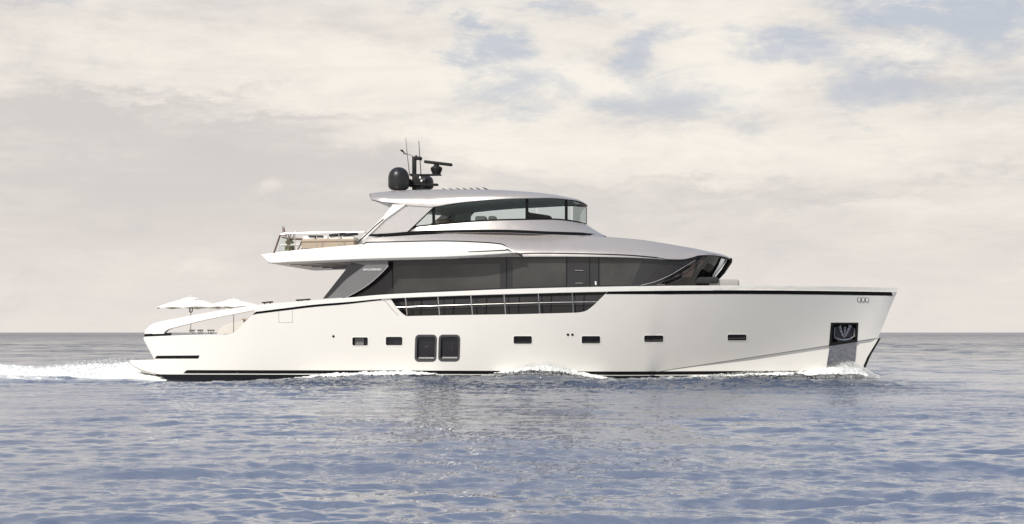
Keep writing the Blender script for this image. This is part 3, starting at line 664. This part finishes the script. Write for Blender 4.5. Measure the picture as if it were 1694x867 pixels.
MB().tube([P(677.6, 290, .4), P(674, 258, .4), P(671.2, 228.3, .4)], [.022, .016, .010], 6).build('whip_aerial', 'reveal', mast)
MB().tube([P(696.4, 289, 0), P(694.5, 260, 0), P(692.8, 233.3, 0)], [.026, .020, .016], 6).build('whip_aerial', 'reveal', mast)
MB().tube([P(683, 258.4, .2), P(673, 254.6, .2), P(668.6, 253, .2)], .012, 6).tube([P(662.6, 248.6, .2), P(665.5, 249.4, .2), P(667.5, 251.4, .2), P(669.4, 254, .2)], [.04, .05, .03, .03], 8).tube([P(669, 253, .2), P(667.6, 255.6, .2)], .02, 6).tube([P(671.4, 253.8, .2), P(671.2, 256, .2)], .025, 6).build('wind_vane', 'matte_black', mast)
# ---------------------------------------------------------------- fly deck rail
fr_ = MB().tube([P(x, y, 3.62) for x, y in curve([(463.5, 388.4), (475, 386.2), (520, 385), (560, 384.2), (600, 383.8), (606, 385.5), (607.5, 389)], 5)], .022, 8)
fr_.tube([P(462.8, 406.5, 3.62), P(500, 406.2, 3.62), P(540, 405.4, 3.6), (P(582, 404.9, 3.6))], .012, 6)
q1 = P(463.5, 388.4, 3.62)
fr_.tube([q1, mir(q1)], .022, 8)
fly_rail = fr_.build('fly_rail', 'steel', yacht)
for i, x in enumerate((487.8, 524, 560.7)):
    MB().tube([P(x, 386, 3.62), P(x, Uc(x)+.5, 3.62)], .022, 8).build('rail_post', 'steel', fly_rail)
for s in (-1, 1):
    a, c = P(463.6, 388.6, 3.62), P(453.2, 418.6, 3.62)
    if s > 0: a, c = mir(a), mir(c)
    MB().tube([a, c], .045, 8).build('rail_post', 'wood', fly_rail)
# clear rail screens at the aft end
panel('rail_screen', [(466, 392), (486, 390.5), (486, 413), (458.5, 417)], 3.58, 'bridge_glass', fly_rail, thick=0)
# far side rail
MB().tube([mir(P(x, y, 3.62)) for x, y in ((463.5, 388.4), (520, 385), (600, 383.8))], .022, 8).build('handrail', 'steel', fly_rail)
for x in (487.8, 524, 560.7): MB().tube([mir(P(x, 386, 3.62)), mir(P(x, Uc(x)+.5, 3.62))], .022, 8).build('rail_post', 'steel', fly_rail)
# ensign staff
st = P(472.6, 390, 2.9); s2 = P(467.2, 374.6, 2.9)
fs = MB().tube([st, s2], .018, 6).build('flag_staff', 'wood', yacht)
MB().tube([s2+(st-s2)*t+Vector((.03*math.sin(9*t), 0, 0)) for t in (.0, .2, .4, .6, .8, 1)], [.02, .055, .07, .06, .075, .03], 8).build('furled_flag', 'flag', fs)
# bow sunpad
sp_ = P(1197, 469, .3)
MB().box((sp_.x, 0, sp_.z-.06), (1.35, 3.2, .40), bev=.12).build('bow_sunpad', 'greyc', yacht)

# ---------------------------------------------------------------- loose things aboard (each its own top-level object)
def place(name, local, label, cat, group=None):
    e = empty(name, tuple(W(local)), -YAW); return tag(e, label, cat, group)
# fly deck sofa
zdeck = P(540, 409, 3.3).z-.05
xa = P(499.5, 396, 3.2).x; xb = P(586, 394, 3.2).x
base = Vector(((xa+xb)/2, -2.9, zdeck)); zt = P(540, 395.6, 3.2).z
sofa = place('sofa', base, 'long beige sofa with white top cushions on the upper aft deck behind the railing', 'sofa')
Lx = xb-xa; hh = zt-zdeck
MB().box((0, -.30, hh/2), (Lx, .12, hh), bev=.03).box((0, .2, .18), (Lx, 1.0, .36), bev=.04).build('frame', 'beige', sofa)
for k in range(4):
    MB().box((-Lx/2+Lx/8+k*Lx/4, .25, .44), (Lx/4-.03, .85, .16), bev=.05).build('seat_cushion', 'cushion', sofa)
    MB().box((-Lx/2+Lx/8+k*Lx/4, -.17, hh+.04), (Lx/4-.03, .20, .22), bev=.06).build('back_cushion', 'cushion', sofa)
for (x0, x1, y0, y1, lab, tl) in ((512, 536.5, 389.3, 392.8, 'flat black throw cushion on the sofa back nearer the flag staff', -1), (546, 572, 386, 391, 'tilted black throw cushion on the sofa back nearer the slanted white strut', 6), (568, 591, 385.6, 390.2, 'black throw cushion at the sofa end beside the slanted white strut', 4)):
    a, c = P(x0, y1, 3.0), P(x1, y0, 3.0); e = place('cushion', Vector(((a.x+c.x)/2, -3.0, a.z)), lab, 'cushion', 'black cushions on the upper deck sofa')
    MB().box((0, 0, (c.z-a.z)/2), (c.x-a.x, .5, (c.z-a.z)*.75), rot=Matrix.Rotation(R(-tl), 3, 'Y'), bev=.03).build('cover', 'bcush', e)
# folding chair with olive seat, aft of the sofa
p = P(479, 414, 2.8); e = place('folding_chair', Vector((p.x, p.y, zdeck-.12)), 'folding wooden chair with olive sling between the flag staff and the sofa', 'chair')
for y in (-.25, .25):
    MB().tube([(-.14, y, 0), (.14, y, .82)], .022, 6).build('leg', 'wood', e); MB().tube([(.14, y, 0), (-.14, y, .82)], .022, 6).build('leg', 'wood', e)
MB().add([(-.12, -.24, .5), (.12, -.24, .5), (.17, -.24, .12), (0, -.24, .02), (-.17, -.24, .12), (-.12, .24, .5), (.12, .24, .5), (.17, .24, .12), (0, .24, .02), (-.17, .24, .12)], [(0, 1, 2, 3, 4), (9, 8, 7, 6, 5), (0, 5, 6, 1), (1, 6, 7, 2), (2, 7, 8, 3), (3, 8, 9, 4), (4, 9, 5, 0)]).build('sling', 'olive', e)
# wooden bench arm behind the rail
p = P(480, 392, 3.0); a = P(463, 389, 3.2); c = P(499.5, 396, 3.2)
e = place('sun_lounger', Vector((p.x, -3.1, zdeck-.12)), 'brown wooden reclining lounger with raised back beside the aft railing of the upper deck', 'sun lounger')
o_ = Vector((p.x, -3.1, zdeck-.12)); A, Cc = a-o_, c-o_
for y in (0, .6):
    dy_ = Vector((0, y-A.y, 0)); dc = Vector((0, y-Cc.y, 0))
    MB().tube([A+dy_+Vector((.05, 0, -.08)), A+dy_+Vector((.3, 0, -.14)), Cc+dc+Vector((0, 0, .03))], .035, 8).build('arm', 'wood', e)
    MB().tube([Cc+dc, Vector((Cc.x-.25, y, 0))], .03, 8).build('leg', 'wood', e); MB().tube([Vector((A.x+.3, y, A.z-.14)), Vector((A.x+.55, y, 0))], .03, 8).build('leg', 'wood', e)
MB().box((.15, .3, .32), (1.2, .5, .06), bev=.02).build('seat', 'cushion', e)
# parasols on the aft deck
zaft = P(300, 566, 3.3).z
def parasol(px, ytop, yedge, rpx, b, rot, label):
    base = P(px, 560, b); base.z = zaft
    e = place('parasol', base, label, 'parasol', 'white parasols shading the aft deck')
    dist = FPX/((P(px+1, 500, b)-P(px, 500, b)).length)/FPX
    k = (P(px+1, 500, b)-P(px, 500, b)).length
    rr = rpx*k; zt = P(px, ytop, b).z-zaft; ze = P(px, yedge, b).z-zaft; n = 8; seg = 6
    V = [Vector((0, 0, zt-.09))]; F = []; rings = 9
    for i in range(1, rings+1):
        t = i/rings
        for j in range(n*seg):
            th = 2*math.pi*(j/(n*seg)); f = (j % seg)/seg; sc = math.cos(math.pi/n)/math.cos(math.pi/n-2*math.pi/n*f) if 0 else 1-.055*math.sin(math.pi*f)*t
            r_ = rr*t*sc; z = zt-.09-(zt-.09-ze)*(t**1.3)+.055*math.sin(math.pi*f)*t-.0*t
            V.append(Vector((r_*math.cos(th+rot), r_*math.sin(th+rot), z)))
    m_ = n*seg
    for j in range(m_): F.append((0, 1+j, 1+(j+1) % m_))
    for i in range(rings-1):
        for j in range(m_): a_ = 1+i*m_+j; b_ = 1+i*m_+(j+1) % m_; F.append((a_, a_+m_, b_+m_, b_))
    n0 = len(V)      # valance
    for j in range(m_):
        v = V[1+(rings-1)*m_+j]; V.append(v+Vector((0, 0, -.05)))
    for j in range(m_): F.append((1+(rings-1)*m_+j, n0+j, n0+(j+1) % m_, 1+(rings-1)*m_+(j+1) % m_))
    cn = mesh('canopy', V, F, 'canvas', e, sharp=18)
    md = cn.modifiers.new('thick', 'SOLIDIFY'); md.thickness = .01
    MB().lathe([(0, zt-.04), (.05, zt-.042), (rr*.15, zt-.065), (rr*.30, zt-.135), (rr*.30, zt-.165), (rr*.15, zt-.09), (0, zt-.04)], (0, 0, 0), 8).build('vent_cap', 'canvas', cn)
    MB().lathe([(0, zt+.07), (.018, zt+.05), (.018, zt-.01), (0, zt-.01)], (0, 0, 0), 8).build('finial', 'canvas', cn)
    MB().tube([(0, 0, 0), (0, 0, zt-.08)], .024, 10).build('pole', 'steel', e)
    MB().lathe([(0, 0), (.28, 0), (.28, .05), (.05, .08), (.05, .25), (0, .25)], (0, 0, 0), 20).build('base', 'white2', e)
    for j in range(n):
        th = 2*math.pi*j/n+rot
        MB().tube([(.03*math.cos(th), .03*math.sin(th), zt-.16), (rr*.5*math.cos(th), rr*.5*math.sin(th), zt-.14-(zt-.09-ze)*.43), (rr*.97*math.cos(th), rr*.97*math.sin(th), ze-.01)], .011, 5).build('rib', 'wood', cn)
    return e, zt, k
e1, zt1, k1 = parasol(315.5, 490.2, 509.3, 54, .9, R(8), 'white canvas parasol nearest the stern with a dark hanging strap under its canopy')
MB().tube([Vector((.03+.0*math.sin(a), -.06, zt1-.62))+Vector((-.08*math.sin(a), 0, .14*math.cos(a)-.03*abs(math.sin(a)))) for a in np.linspace(0, 2*math.pi, 14)[:-1]], .022, 6, closed=True).build('strap', 'black', e1)
parasol(386.5, 493.2, 508.5, 49, -1.0, R(20), 'white canvas parasol nearer the saloon, partly hidden by the curved stern arm')
# folding stools on the aft deck
def stool(px, b, w_, label, h=.80):
    p = P(px, 560, b); p.z = zaft
    e = place('folding_stool', p, label, 'stool', 'folding stools on the aft deck')
    for y in (-.18, .18):
        MB().tube([(-w_, y, 0), (w_*.8, y, h)], .016, 6).build('leg', 'silver2', e); MB().tube([(w_, y, 0), (-w_*.8, y, h)], .016, 6).build('leg', 'silver2', e)
    MB().box((0, 0, h-.02), (w_*2.0, .42, .035), bev=.01).build('seat', 'olive', e); MB().tube([(-w_*.95, -.2, h), (-w_*.95, .2, h)], .022, 6).tube([(w_*.95, -.2, h), (w_*.95, .2, h)], .022, 6).build('crossbar', 'silver2', e)
hst = P(330, 546.0, 1.0).z-zaft
stool(317.5, 1.6, .07, 'narrow folding stool standing beside the pole of the sternmost parasol', hst)
stool(331.5, 1.0, .07, 'dark folding stool in the middle of the three on the aft deck', hst)
stool(349, .8, .11, 'wide folding stool standing nearest the second parasol pole', hst)

# ---------------------------------------------------------------- sea
rng = np.random.default_rng(7)
def vnoise(x, y, seed=0):
    xi = np.floor(x).astype(np.int64); yi = np.floor(y).astype(np.int64); fx = x-xi; fy = y-yi
    fx = fx*fx*fx*(fx*(fx*6-15)+10); fy = fy*fy*fy*(fy*(fy*6-15)+10)
    def h(a, b):
        n = (a*374761393+b*668265263+seed*2147483647) & 0xffffffff; n = ((n ^ (n >> 13))*1274126177) & 0xffffffff; n = n ^ (n >> 16)
        return (n & 0xffff)/65535.0
    return (h(xi, yi)*(1-fx)+h(xi+1, yi)*fx)*(1-fy)+(h(xi, yi+1)*(1-fx)+h(xi+1, yi+1)*fx)*fy
def fbm(x, y, oct_=4, seed=0, gain=.5):
    s = 0; a = 1; t = 0
    for o in range(oct_): s = s+a*vnoise(x*2**o+17*o, y*2**o+31*o, seed+o); t += a; a *= gain
    return s/t
def smooth(a, b, x): t = np.clip((x-a)/(b-a), 0, 1); return t*t*(3-2*t)
def ship(xw, yw):
    """world -> yacht local"""
    dx_, dy_ = xw-C0.x, yw-C0.y
    return dx_*EX.x+dy_*EX.y, dx_*EY.x+dy_*EY.y
def wake_w(xl): return 3.9+.20*np.clip(-15-xl, 0, 26)
def wake_h(xl, yl):
    """water raised by the yacht"""
    aft_ = smooth(-15.5, -20, xl)
    wd = wake_w(xl)
    h = .10*aft_*np.exp(-(yl/wd)**4)
    h -= .26*smooth(-7, -16, xl)*np.exp(-((yl+wd+2.8)/1.7)**2)
    side = np.exp(-((np.abs(yl)-4.0)/.9)**2)
    h += side*(.16*np.exp(-((xl+3.5)/5.0)**2)+.20*np.exp(-((xl-1.8)/2.2)**2)-.22*np.exp(-((xl-6.3)/2.2)**2)-.20*np.exp(-((xl+12.5)/3.5)**2))
    hb = 3.5*(1-np.clip((xl+2.9)/18.9, 0, 1)**1.42)
    h += .16*np.exp(-((np.abs(yl)-hb-.25)/.5)**2)*smooth(7, 14, xl)*smooth(17.2, 15.6, xl)
    return h
def sea_height(x, y, sp):
    """sum of travelling wavelets; those finer than the mesh spacing sp are dropped"""
    patch = fbm(x/9+3, y/16+5, 4, 11); patch2 = fbm(x/30+3, y/60+5, 3, 23)
    gust = .45+1.1*smooth(.35, .68, patch)*(.5+patch2)
    xl_, yl_ = ship(x, y); CH = 1+2.6*smooth(-19, -9, yl_)*smooth(-16, -9, xl_)*smooth(19, 15, xl_)
    h = np.zeros_like(x)
    n = 130; lam = np.exp(np.linspace(math.log(.14), math.log(16.0), n)); FARG = 1+2.4*smooth(55, 330, y); MID = 1+.75*smooth(24, 58, y); r2 = np.random.default_rng(5)
    for L in lam:
        th = R(90)+r2.normal(0, .34) if L > 1.0 else R(92)+r2.normal(0, .50)
        kx, ky = math.cos(th), math.sin(th); k = 2*math.pi/L; ph = r2.uniform(0, 6.28)
        slope = (.0068 if L > 2.2 else .0086 if L > 1.3 else .0128 if L > .45 else .0165)*(.6 if L > 5 else 1)
        a = slope/k*1.3
        wgt = np.clip((L/sp-2.2)/2.5, 0, 1)
        g = gust if L < 2.0 else (.6+.4*gust)
        arg = k*(x*kx+y*ky)+ph
        s = np.sin(arg)
        if L < 1.6: g = g*CH
        if L > 1.2: g = g*FARG
        if L < 3.5: g = g*MID
        h += a*wgt*g*(s+.18*np.cos(2*arg))
    return h
ys = [9.0]
while ys[-1] < 60000: ys.append(ys[-1]*(1.0032 if ys[-1] < 38 else 1.0019 if ys[-1] < 66 else 1.0042 if ys[-1] < 80 else 1.006 if ys[-1] < 260 else 1.016 if ys[-1] < 2500 else 1.12))
ys = np.array(ys); nc = 760
sxs = np.linspace(-.45, .45, nc); ext = np.array([.6, .9, 1.6, 3.2, 7.0]); sxs = np.concatenate([-ext[::-1], sxs, ext])
X = ys[:, None]*sxs[None, :]; Y = np.repeat(ys[:, None], len(sxs), 1)
spy = np.gradient(ys)[:, None]*np.ones_like(X)*.62; spx = ys[:, None]*(.9/nc)
SP = np.maximum(spy, spx); SP[:, :5] = 99; SP[:, -5:] = 99
Z = sea_height(X, Y, SP)
xl, yl = ship(X, Y); Z += wake_h(xl, yl)*np.where(SP < 50, 1, 1)
Z[0, :] *= 0
nR, nCc = X.shape
V = np.stack([X, Y, Z], -1).reshape(-1, 3)
idx = np.arange(nR*nCc).reshape(nR, nCc)
Q = np.stack([idx[:-1, :-1], idx[:-1, 1:], idx[1:, 1:], idx[1:, :-1]], -1).reshape(-1, 4)
# behind and beside the camera: flat water closing the sheet
ex = V.shape[0]
row0 = idx[0]
V2 = np.array([[V[i, 0]*1.0, -60000.0, 0] for i in row0]); V2[0, 0] = -60000; V2[-1, 0] = 60000; V2[:, 0] = np.linspace(-60000, 60000, len(row0))
mid = np.stack([np.linspace(-3000, 3000, len(row0)), np.full(len(row0), -400.0), np.zeros(len(row0))], -1)
V = np.concatenate([V, mid, V2]); m0 = ex; m1 = ex+len(row0); n_ = len(row0)
Q2 = [(m0+i, m0+i+1, row0[i+1], row0[i]) for i in range(n_-1)]+[(m1+i, m1+i+1, m0+i+1, m0+i) for i in range(n_-1)]
Q = np.concatenate([Q, np.array(Q2)])
me = bpy.data.meshes.new('sea'); me.vertices.add(len(V)); me.vertices.foreach_set('co', V.astype(np.float32).ravel())
me.loops.add(len(Q)*4); me.loops.foreach_set('vertex_index', Q.astype(np.int32).ravel())
me.polygons.add(len(Q)); me.polygons.foreach_set('loop_start', np.arange(len(Q), dtype=np.int32)*4)
me.update(); me.polygons.foreach_set('use_smooth', np.ones(len(Q), dtype=bool))
# foam lace around the yacht, as an attribute of the water
fo = np.zeros(len(V), np.float32)
hbw = 3.5*(1-np.clip((xl+2.9)/18.9, 0, 1)**1.42)
d_ = -yl-hbw
band = np.exp(-(np.clip(d_-.2, 0, 9)/.55)**2)*smooth(16.9, 15.2, xl)*(.45*smooth(4.5, 7, xl)+.75*smooth(.5, 3, xl)*smooth(6, 3, xl)+.55*smooth(-11, -8, xl)*smooth(-2, -4, xl))
band += .9*smooth(-14.5, -18, xl)*np.exp(-(yl/(wake_w(xl)+1.2))**6)
lace = fbm(X*1.6, Y*2.2, 5, 40, .62)
fo[:X.size] = (np.clip(band, 0, 1)*smooth(.40, .60, lace+band*.12)*np.where(yl < 14, 1, 0)).ravel()
at = me.attributes.new('foam', 'FLOAT', 'POINT'); at.data.foreach_set('value', fo)
cp = np.zeros(len(V), np.float32); cp[:X.size] = (1.0*smooth(-19, -9, yl)*smooth(-16, -9, xl)*smooth(19, 15, xl)).ravel()
at2 = me.attributes.new('chop', 'FLOAT', 'POINT'); at2.data.foreach_set('value', cp)
sm = bpy.data.materials.new('sea_water'); sm.use_nodes = True; T = NT(sm.node_tree); p = T.n['Principled BSDF']
p.inputs['IOR'].default_value = 1.36
ob = T.new('ShaderNodeTexCoord').outputs['Object']
sx2 = T.new('ShaderNodeSeparateXYZ'); T.l.new(ob, sx2.inputs[0])
af = T.new('ShaderNodeAttribute', attribute_name='foam'); f_ = af.outputs['Fac']
T.plug(p.inputs['Base Color'], T.mix(f_, (.034, .048, .080, 1), (.82, .82, .79, 1)))
T.plug(p.inputs['Roughness'], T.m('ADD', T.ss(sx2.outputs[1], 80, 900, .02, .20), T.m('MULTIPLY', f_, .7)))
n1 = T.noise(T.scale(ob, .8, 1.5, 1), 4.2, 5, .62, .25); n2 = T.noise(T.scale(ob, .7, 1.7, 1), 1.1, 4, .6, .3)
pn_ = T.ss(T.noise(T.scale(ob, .9, .5, 1), .12, 4, .55), .36, .66, .45, 1.5)
n3 = T.noise(T.scale(ob, .8, 1.2, 1), 14.0, 4, .6, .2)
hgt = T.m('MULTIPLY', T.m('ADD', T.m('ADD', T.m('MULTIPLY', n1, .022), T.m('MULTIPLY', n2, .028)), T.m('MULTIPLY', n3, .0060)), pn_)
chp = T.new('ShaderNodeAttribute', attribute_name='chop'); hgt = T.m('MULTIPLY', hgt, T.m('MULTIPLY_ADD', chp.outputs['Fac'], 1.6, 1.0))
sxyz = T.new('ShaderNodeSeparateXYZ'); T.l.new(ob, sxyz.inputs[0])
off_ = T.m('MULTIPLY', T.ss(sxyz.outputs[1], 70, 500, 1.0, 13.0), T.ss(T.noise(T.scale(ob, .22, 1.0, 1), .030, 8, .66, .3), .38, .62, .45, 1.5))      # more wind out at sea
hgt = T.m('MULTIPLY', hgt, off_)
bp = T.new('ShaderNodeBump'); bp.inputs['Strength'].default_value = 1; bp.inputs['Distance'].default_value = 1.0
T.plug(bp.inputs['Height'], hgt); T.plug(p.inputs['Normal'], bp.outputs[0])
gl = T.new('ShaderNodeBsdfGlossy'); gl.inputs['Color'].default_value = (.86, .88, .94, 1); gl.inputs['Roughness'].default_value = .03; T.plug(gl.inputs['Normal'], bp.outputs[0])
mxs = T.new('ShaderNodeMixShader'); T.plug(mxs.inputs[0], T.m('MULTIPLY', T.m('MULTIPLY', T.m('SUBTRACT', 1.0, f_), T.ss(sx2.outputs[1], 50, 150, .56, .0)), T.m('MULTIPLY_ADD', chp.outputs['Fac'], -.75, 1.0))); T.l.new(p.outputs[0], mxs.inputs[1]); T.l.new(gl.outputs[0], mxs.inputs[2])
T.l.new(mxs.outputs[0], T.n['Material Output'].inputs[0])
me.materials.append(sm)
sea = link(bpy.data.objects.new('sea', me)); tag(sea, 'calm grey blue sea with small ripples', 'sea', kind='structure')

# ---------------------------------------------------------------- foam and spray
fm = bpy.data.materials.new('white_foam'); fm.use_nodes = True; T = NT(fm.node_tree); p = T.n['Principled BSDF']
p.inputs['Base Color'].default_value = (.80, .81, .80, 1); p.inputs['Roughness'].default_value = .75; p.inputs['Subsurface Weight'].default_value = .0
def foam_sheet(name, lx0, lx1, ly0, ly1, res, hfun, thr, label, drops):
    nx = int((lx1-lx0)/res); ny = int((ly1-ly0)/res)
    gx, gy = np.meshgrid(np.linspace(lx0, lx1, nx), np.linspace(ly0, ly1, ny))
    h, mask = hfun(gx, gy)
    wx = C0.x+EX.x*gx+EY.x*gy; wy = C0.y+EX.y*gx+EY.y*gy
    V = np.stack([wx, wy, h], -1).reshape(-1, 3); idx = np.arange(nx*ny).reshape(ny, nx)
    keep = (mask[:-1, :-1] > thr) & (mask[1:, 1:] > thr)
    Q = np.stack([idx[:-1, :-1], idx[:-1, 1:], idx[1:, 1:], idx[1:, :-1]], -1)[keep]
    V = list(map(tuple, V)); F = [tuple(map(int, q)) for q in Q]
    used = sorted({i for f in F for i in f}); rm = {o: i for i, o in enumerate(used)}
    V = [V[i] for i in used]; F = [tuple(rm[i] for i in f) for f in F]
    # droplets thrown up: small irregular tetrahedral grains
    for (x, y, z, s) in drops:
        w_ = W(Vector((x, y, z))); n0 = len(V); rr = rng.normal(0, 1, (4, 3)); rr /= np.linalg.norm(rr, axis=1)[:, None]+1e-6
        pts = [(0, 0, 1), (.94, 0, -.33), (-.47, .82, -.33), (-.47, -.82, -.33)]
        for q in range(4): V.append(tuple(np.array(w_)+s*(np.array(pts[q])*.8+rr[q]*.45)))
        F += [(n0, n0+1, n0+2), (n0, n0+2, n0+3), (n0, n0+3, n0+1), (n0+1, n0+3, n0+2)]
    me = bpy.data.meshes.new(name); me.from_pydata(V, [], F); me.polygons.foreach_set('use_smooth', [True]*len(F)); me.materials.append(fm)
    o = link(bpy.data.objects.new(name, me)); tag(o, label, 'foam', kind='stuff'); return o
def w_fun(x, y):
    base = wake_h(x, y)
    top = np.interp(x, [-44, -25.5, -24.3, -23, -21, -19.5, -18.3, -17.5, -16.5, -15], [.14, .20, .06, .12, .24, .34, .38, .30, .10, .0])
    wd = wake_w(x); prof = np.exp(-((y)/(wd*.9))**4)
    lump = fbm(x*.9, y*1.2, 5, 3, .58); fine = fbm(x*5, y*5, 4, 9, .6)
    h = base+.05+prof*(top+.34*(lump-.5)+.34*(fine-.5))+.08*(fine-.5)
    cap_ = np.interp(x, [-19, -18.2, -17.6, -17, -16, -15, -14, -13], [9, .75, .40, .22, .08, .02, -.02, -.05])
    h = np.minimum(h, cap_+.05*(fine-.5))
    edge = wd+.9+np.where(y < 0, 1.2*smooth(-18, -21, x), 0)+1.3*(lump-.5); e_ = np.exp(-(y/(edge-.15))**10); h = h*e_-.45*(1-e_)
    mask = np.exp(-(y/(edge+.2))**10)*smooth(-14.8, -16.2, x)+(.35*(fine-.5))
    return h, mask
drops = []
for k in range(7000):
    x = -18.3-abs(rng.normal(0, 5.5)); y = rng.uniform(-1, .9)*(.3+float(wake_w(x))); t = rng.random()**2
    b_ = float(wake_h(np.array(x), np.array(y))); z = b_+.08+float(np.interp(x, [-25, -24, -21, -19.5, -18], [.2, .06, .22, .34, .36]))*math.exp(-(y/4.0)**4)+.26*t*np.exp(-((x+20)/3.0)**2)+.08*t
    drops.append((x, y, z, .012+.03*rng.random()**2))
foam_sheet('wake_foam', -44, -13, -10.5, 10.5, .085, w_fun, .42, 'wide band of churned white foam trailing behind the stern', drops)
def hbw_(x): return 3.5*(1-np.clip((x+2.9)/18.9, 0, 1)**1.42)
def side_fun(amp, seed, wid):
    def f(x, y):
        d = -y-hbw_(x); a = np.interp(x, *amp); lump = fbm(x*1.6, y*2.4, 5, seed, .6); fine = fbm(x*7, y*7, 4, seed+3, .6)
        h = wake_h(x, y)+np.exp(-((d-.25)/(wid*.8))**2)*a*(.35+1.3*lump)+.20*(fine-.5)*np.clip(a*6, 0, 1)+.015
        m = np.clip(a*5, 0, 1)*np.exp(-((d-.15)/wid)**4)+.9*(lump-.5)+.5*(fine-.5); return h, m
    return f
def side_drops(n, xa, xb, xc, sx, hmax, wid):
    out = []
    for k in range(n):
        x = min(xb, max(xa, rng.normal(xc, sx))); d = abs(rng.normal(.25, wid*.6)); y = -float(hbw_(x))-d
        z = float(wake_h(np.array(x), np.array(y)))+hmax*(rng.random()**1.7)*math.exp(-((x-xc)/(sx*1.3))**2); out.append((x, y, z+.02, .010+.026*rng.random()**2))
    return out
foam_sheet('side_foam', -10.5, -2.6, -5.2, -3.0, .05, side_fun(([-11, -9.5, -7, -4.5, -3, -2.4], [.0, .08, .18, .18, .08, .0]), 50, .8), .45, 'low white foam ridge along the hull below the two large windows', side_drops(1400, -10.5, -2.6, -6, 2, .16, .8))
foam_sheet('side_splash', -.6, 6.2, -5.4, -2.6, .05, side_fun(([-.8, .2, 1.2, 2.6, 3.6, 4.8, 6], [.0, .22, .38, .40, .22, .06, .0]), 60, .80), .50, 'white splash thrown up against the middle of the hull', side_drops(9000, -.8, 5.6, 2.0, 1.3, .62, .9))
foam_sheet('bow_wave_foam', 5.2, 15.4, -4.8, -.2, .05, side_fun(([5.0, 7, 9, 12, 14, 15.4], [.02, .06, .10, .13, .19, .22]), 70, .50), .45, 'thin white foam line running back along the forward hull', side_drops(4200, 5.5, 15.5, 11.5, 2.8, .24, .6))
foam_sheet('bow_spray', 13.4, 16.5, -2.6, .8, .035, side_fun(([13.2, 14, 15, 15.8, 16.2, 16.5], [.16, .26, .34, .34, .2, .0]), 80, .75), .60, 'bursting white bow spray where the stem cuts the water', side_drops(9000, 13.2, 16.75, 15.5, .75, .62, .62))
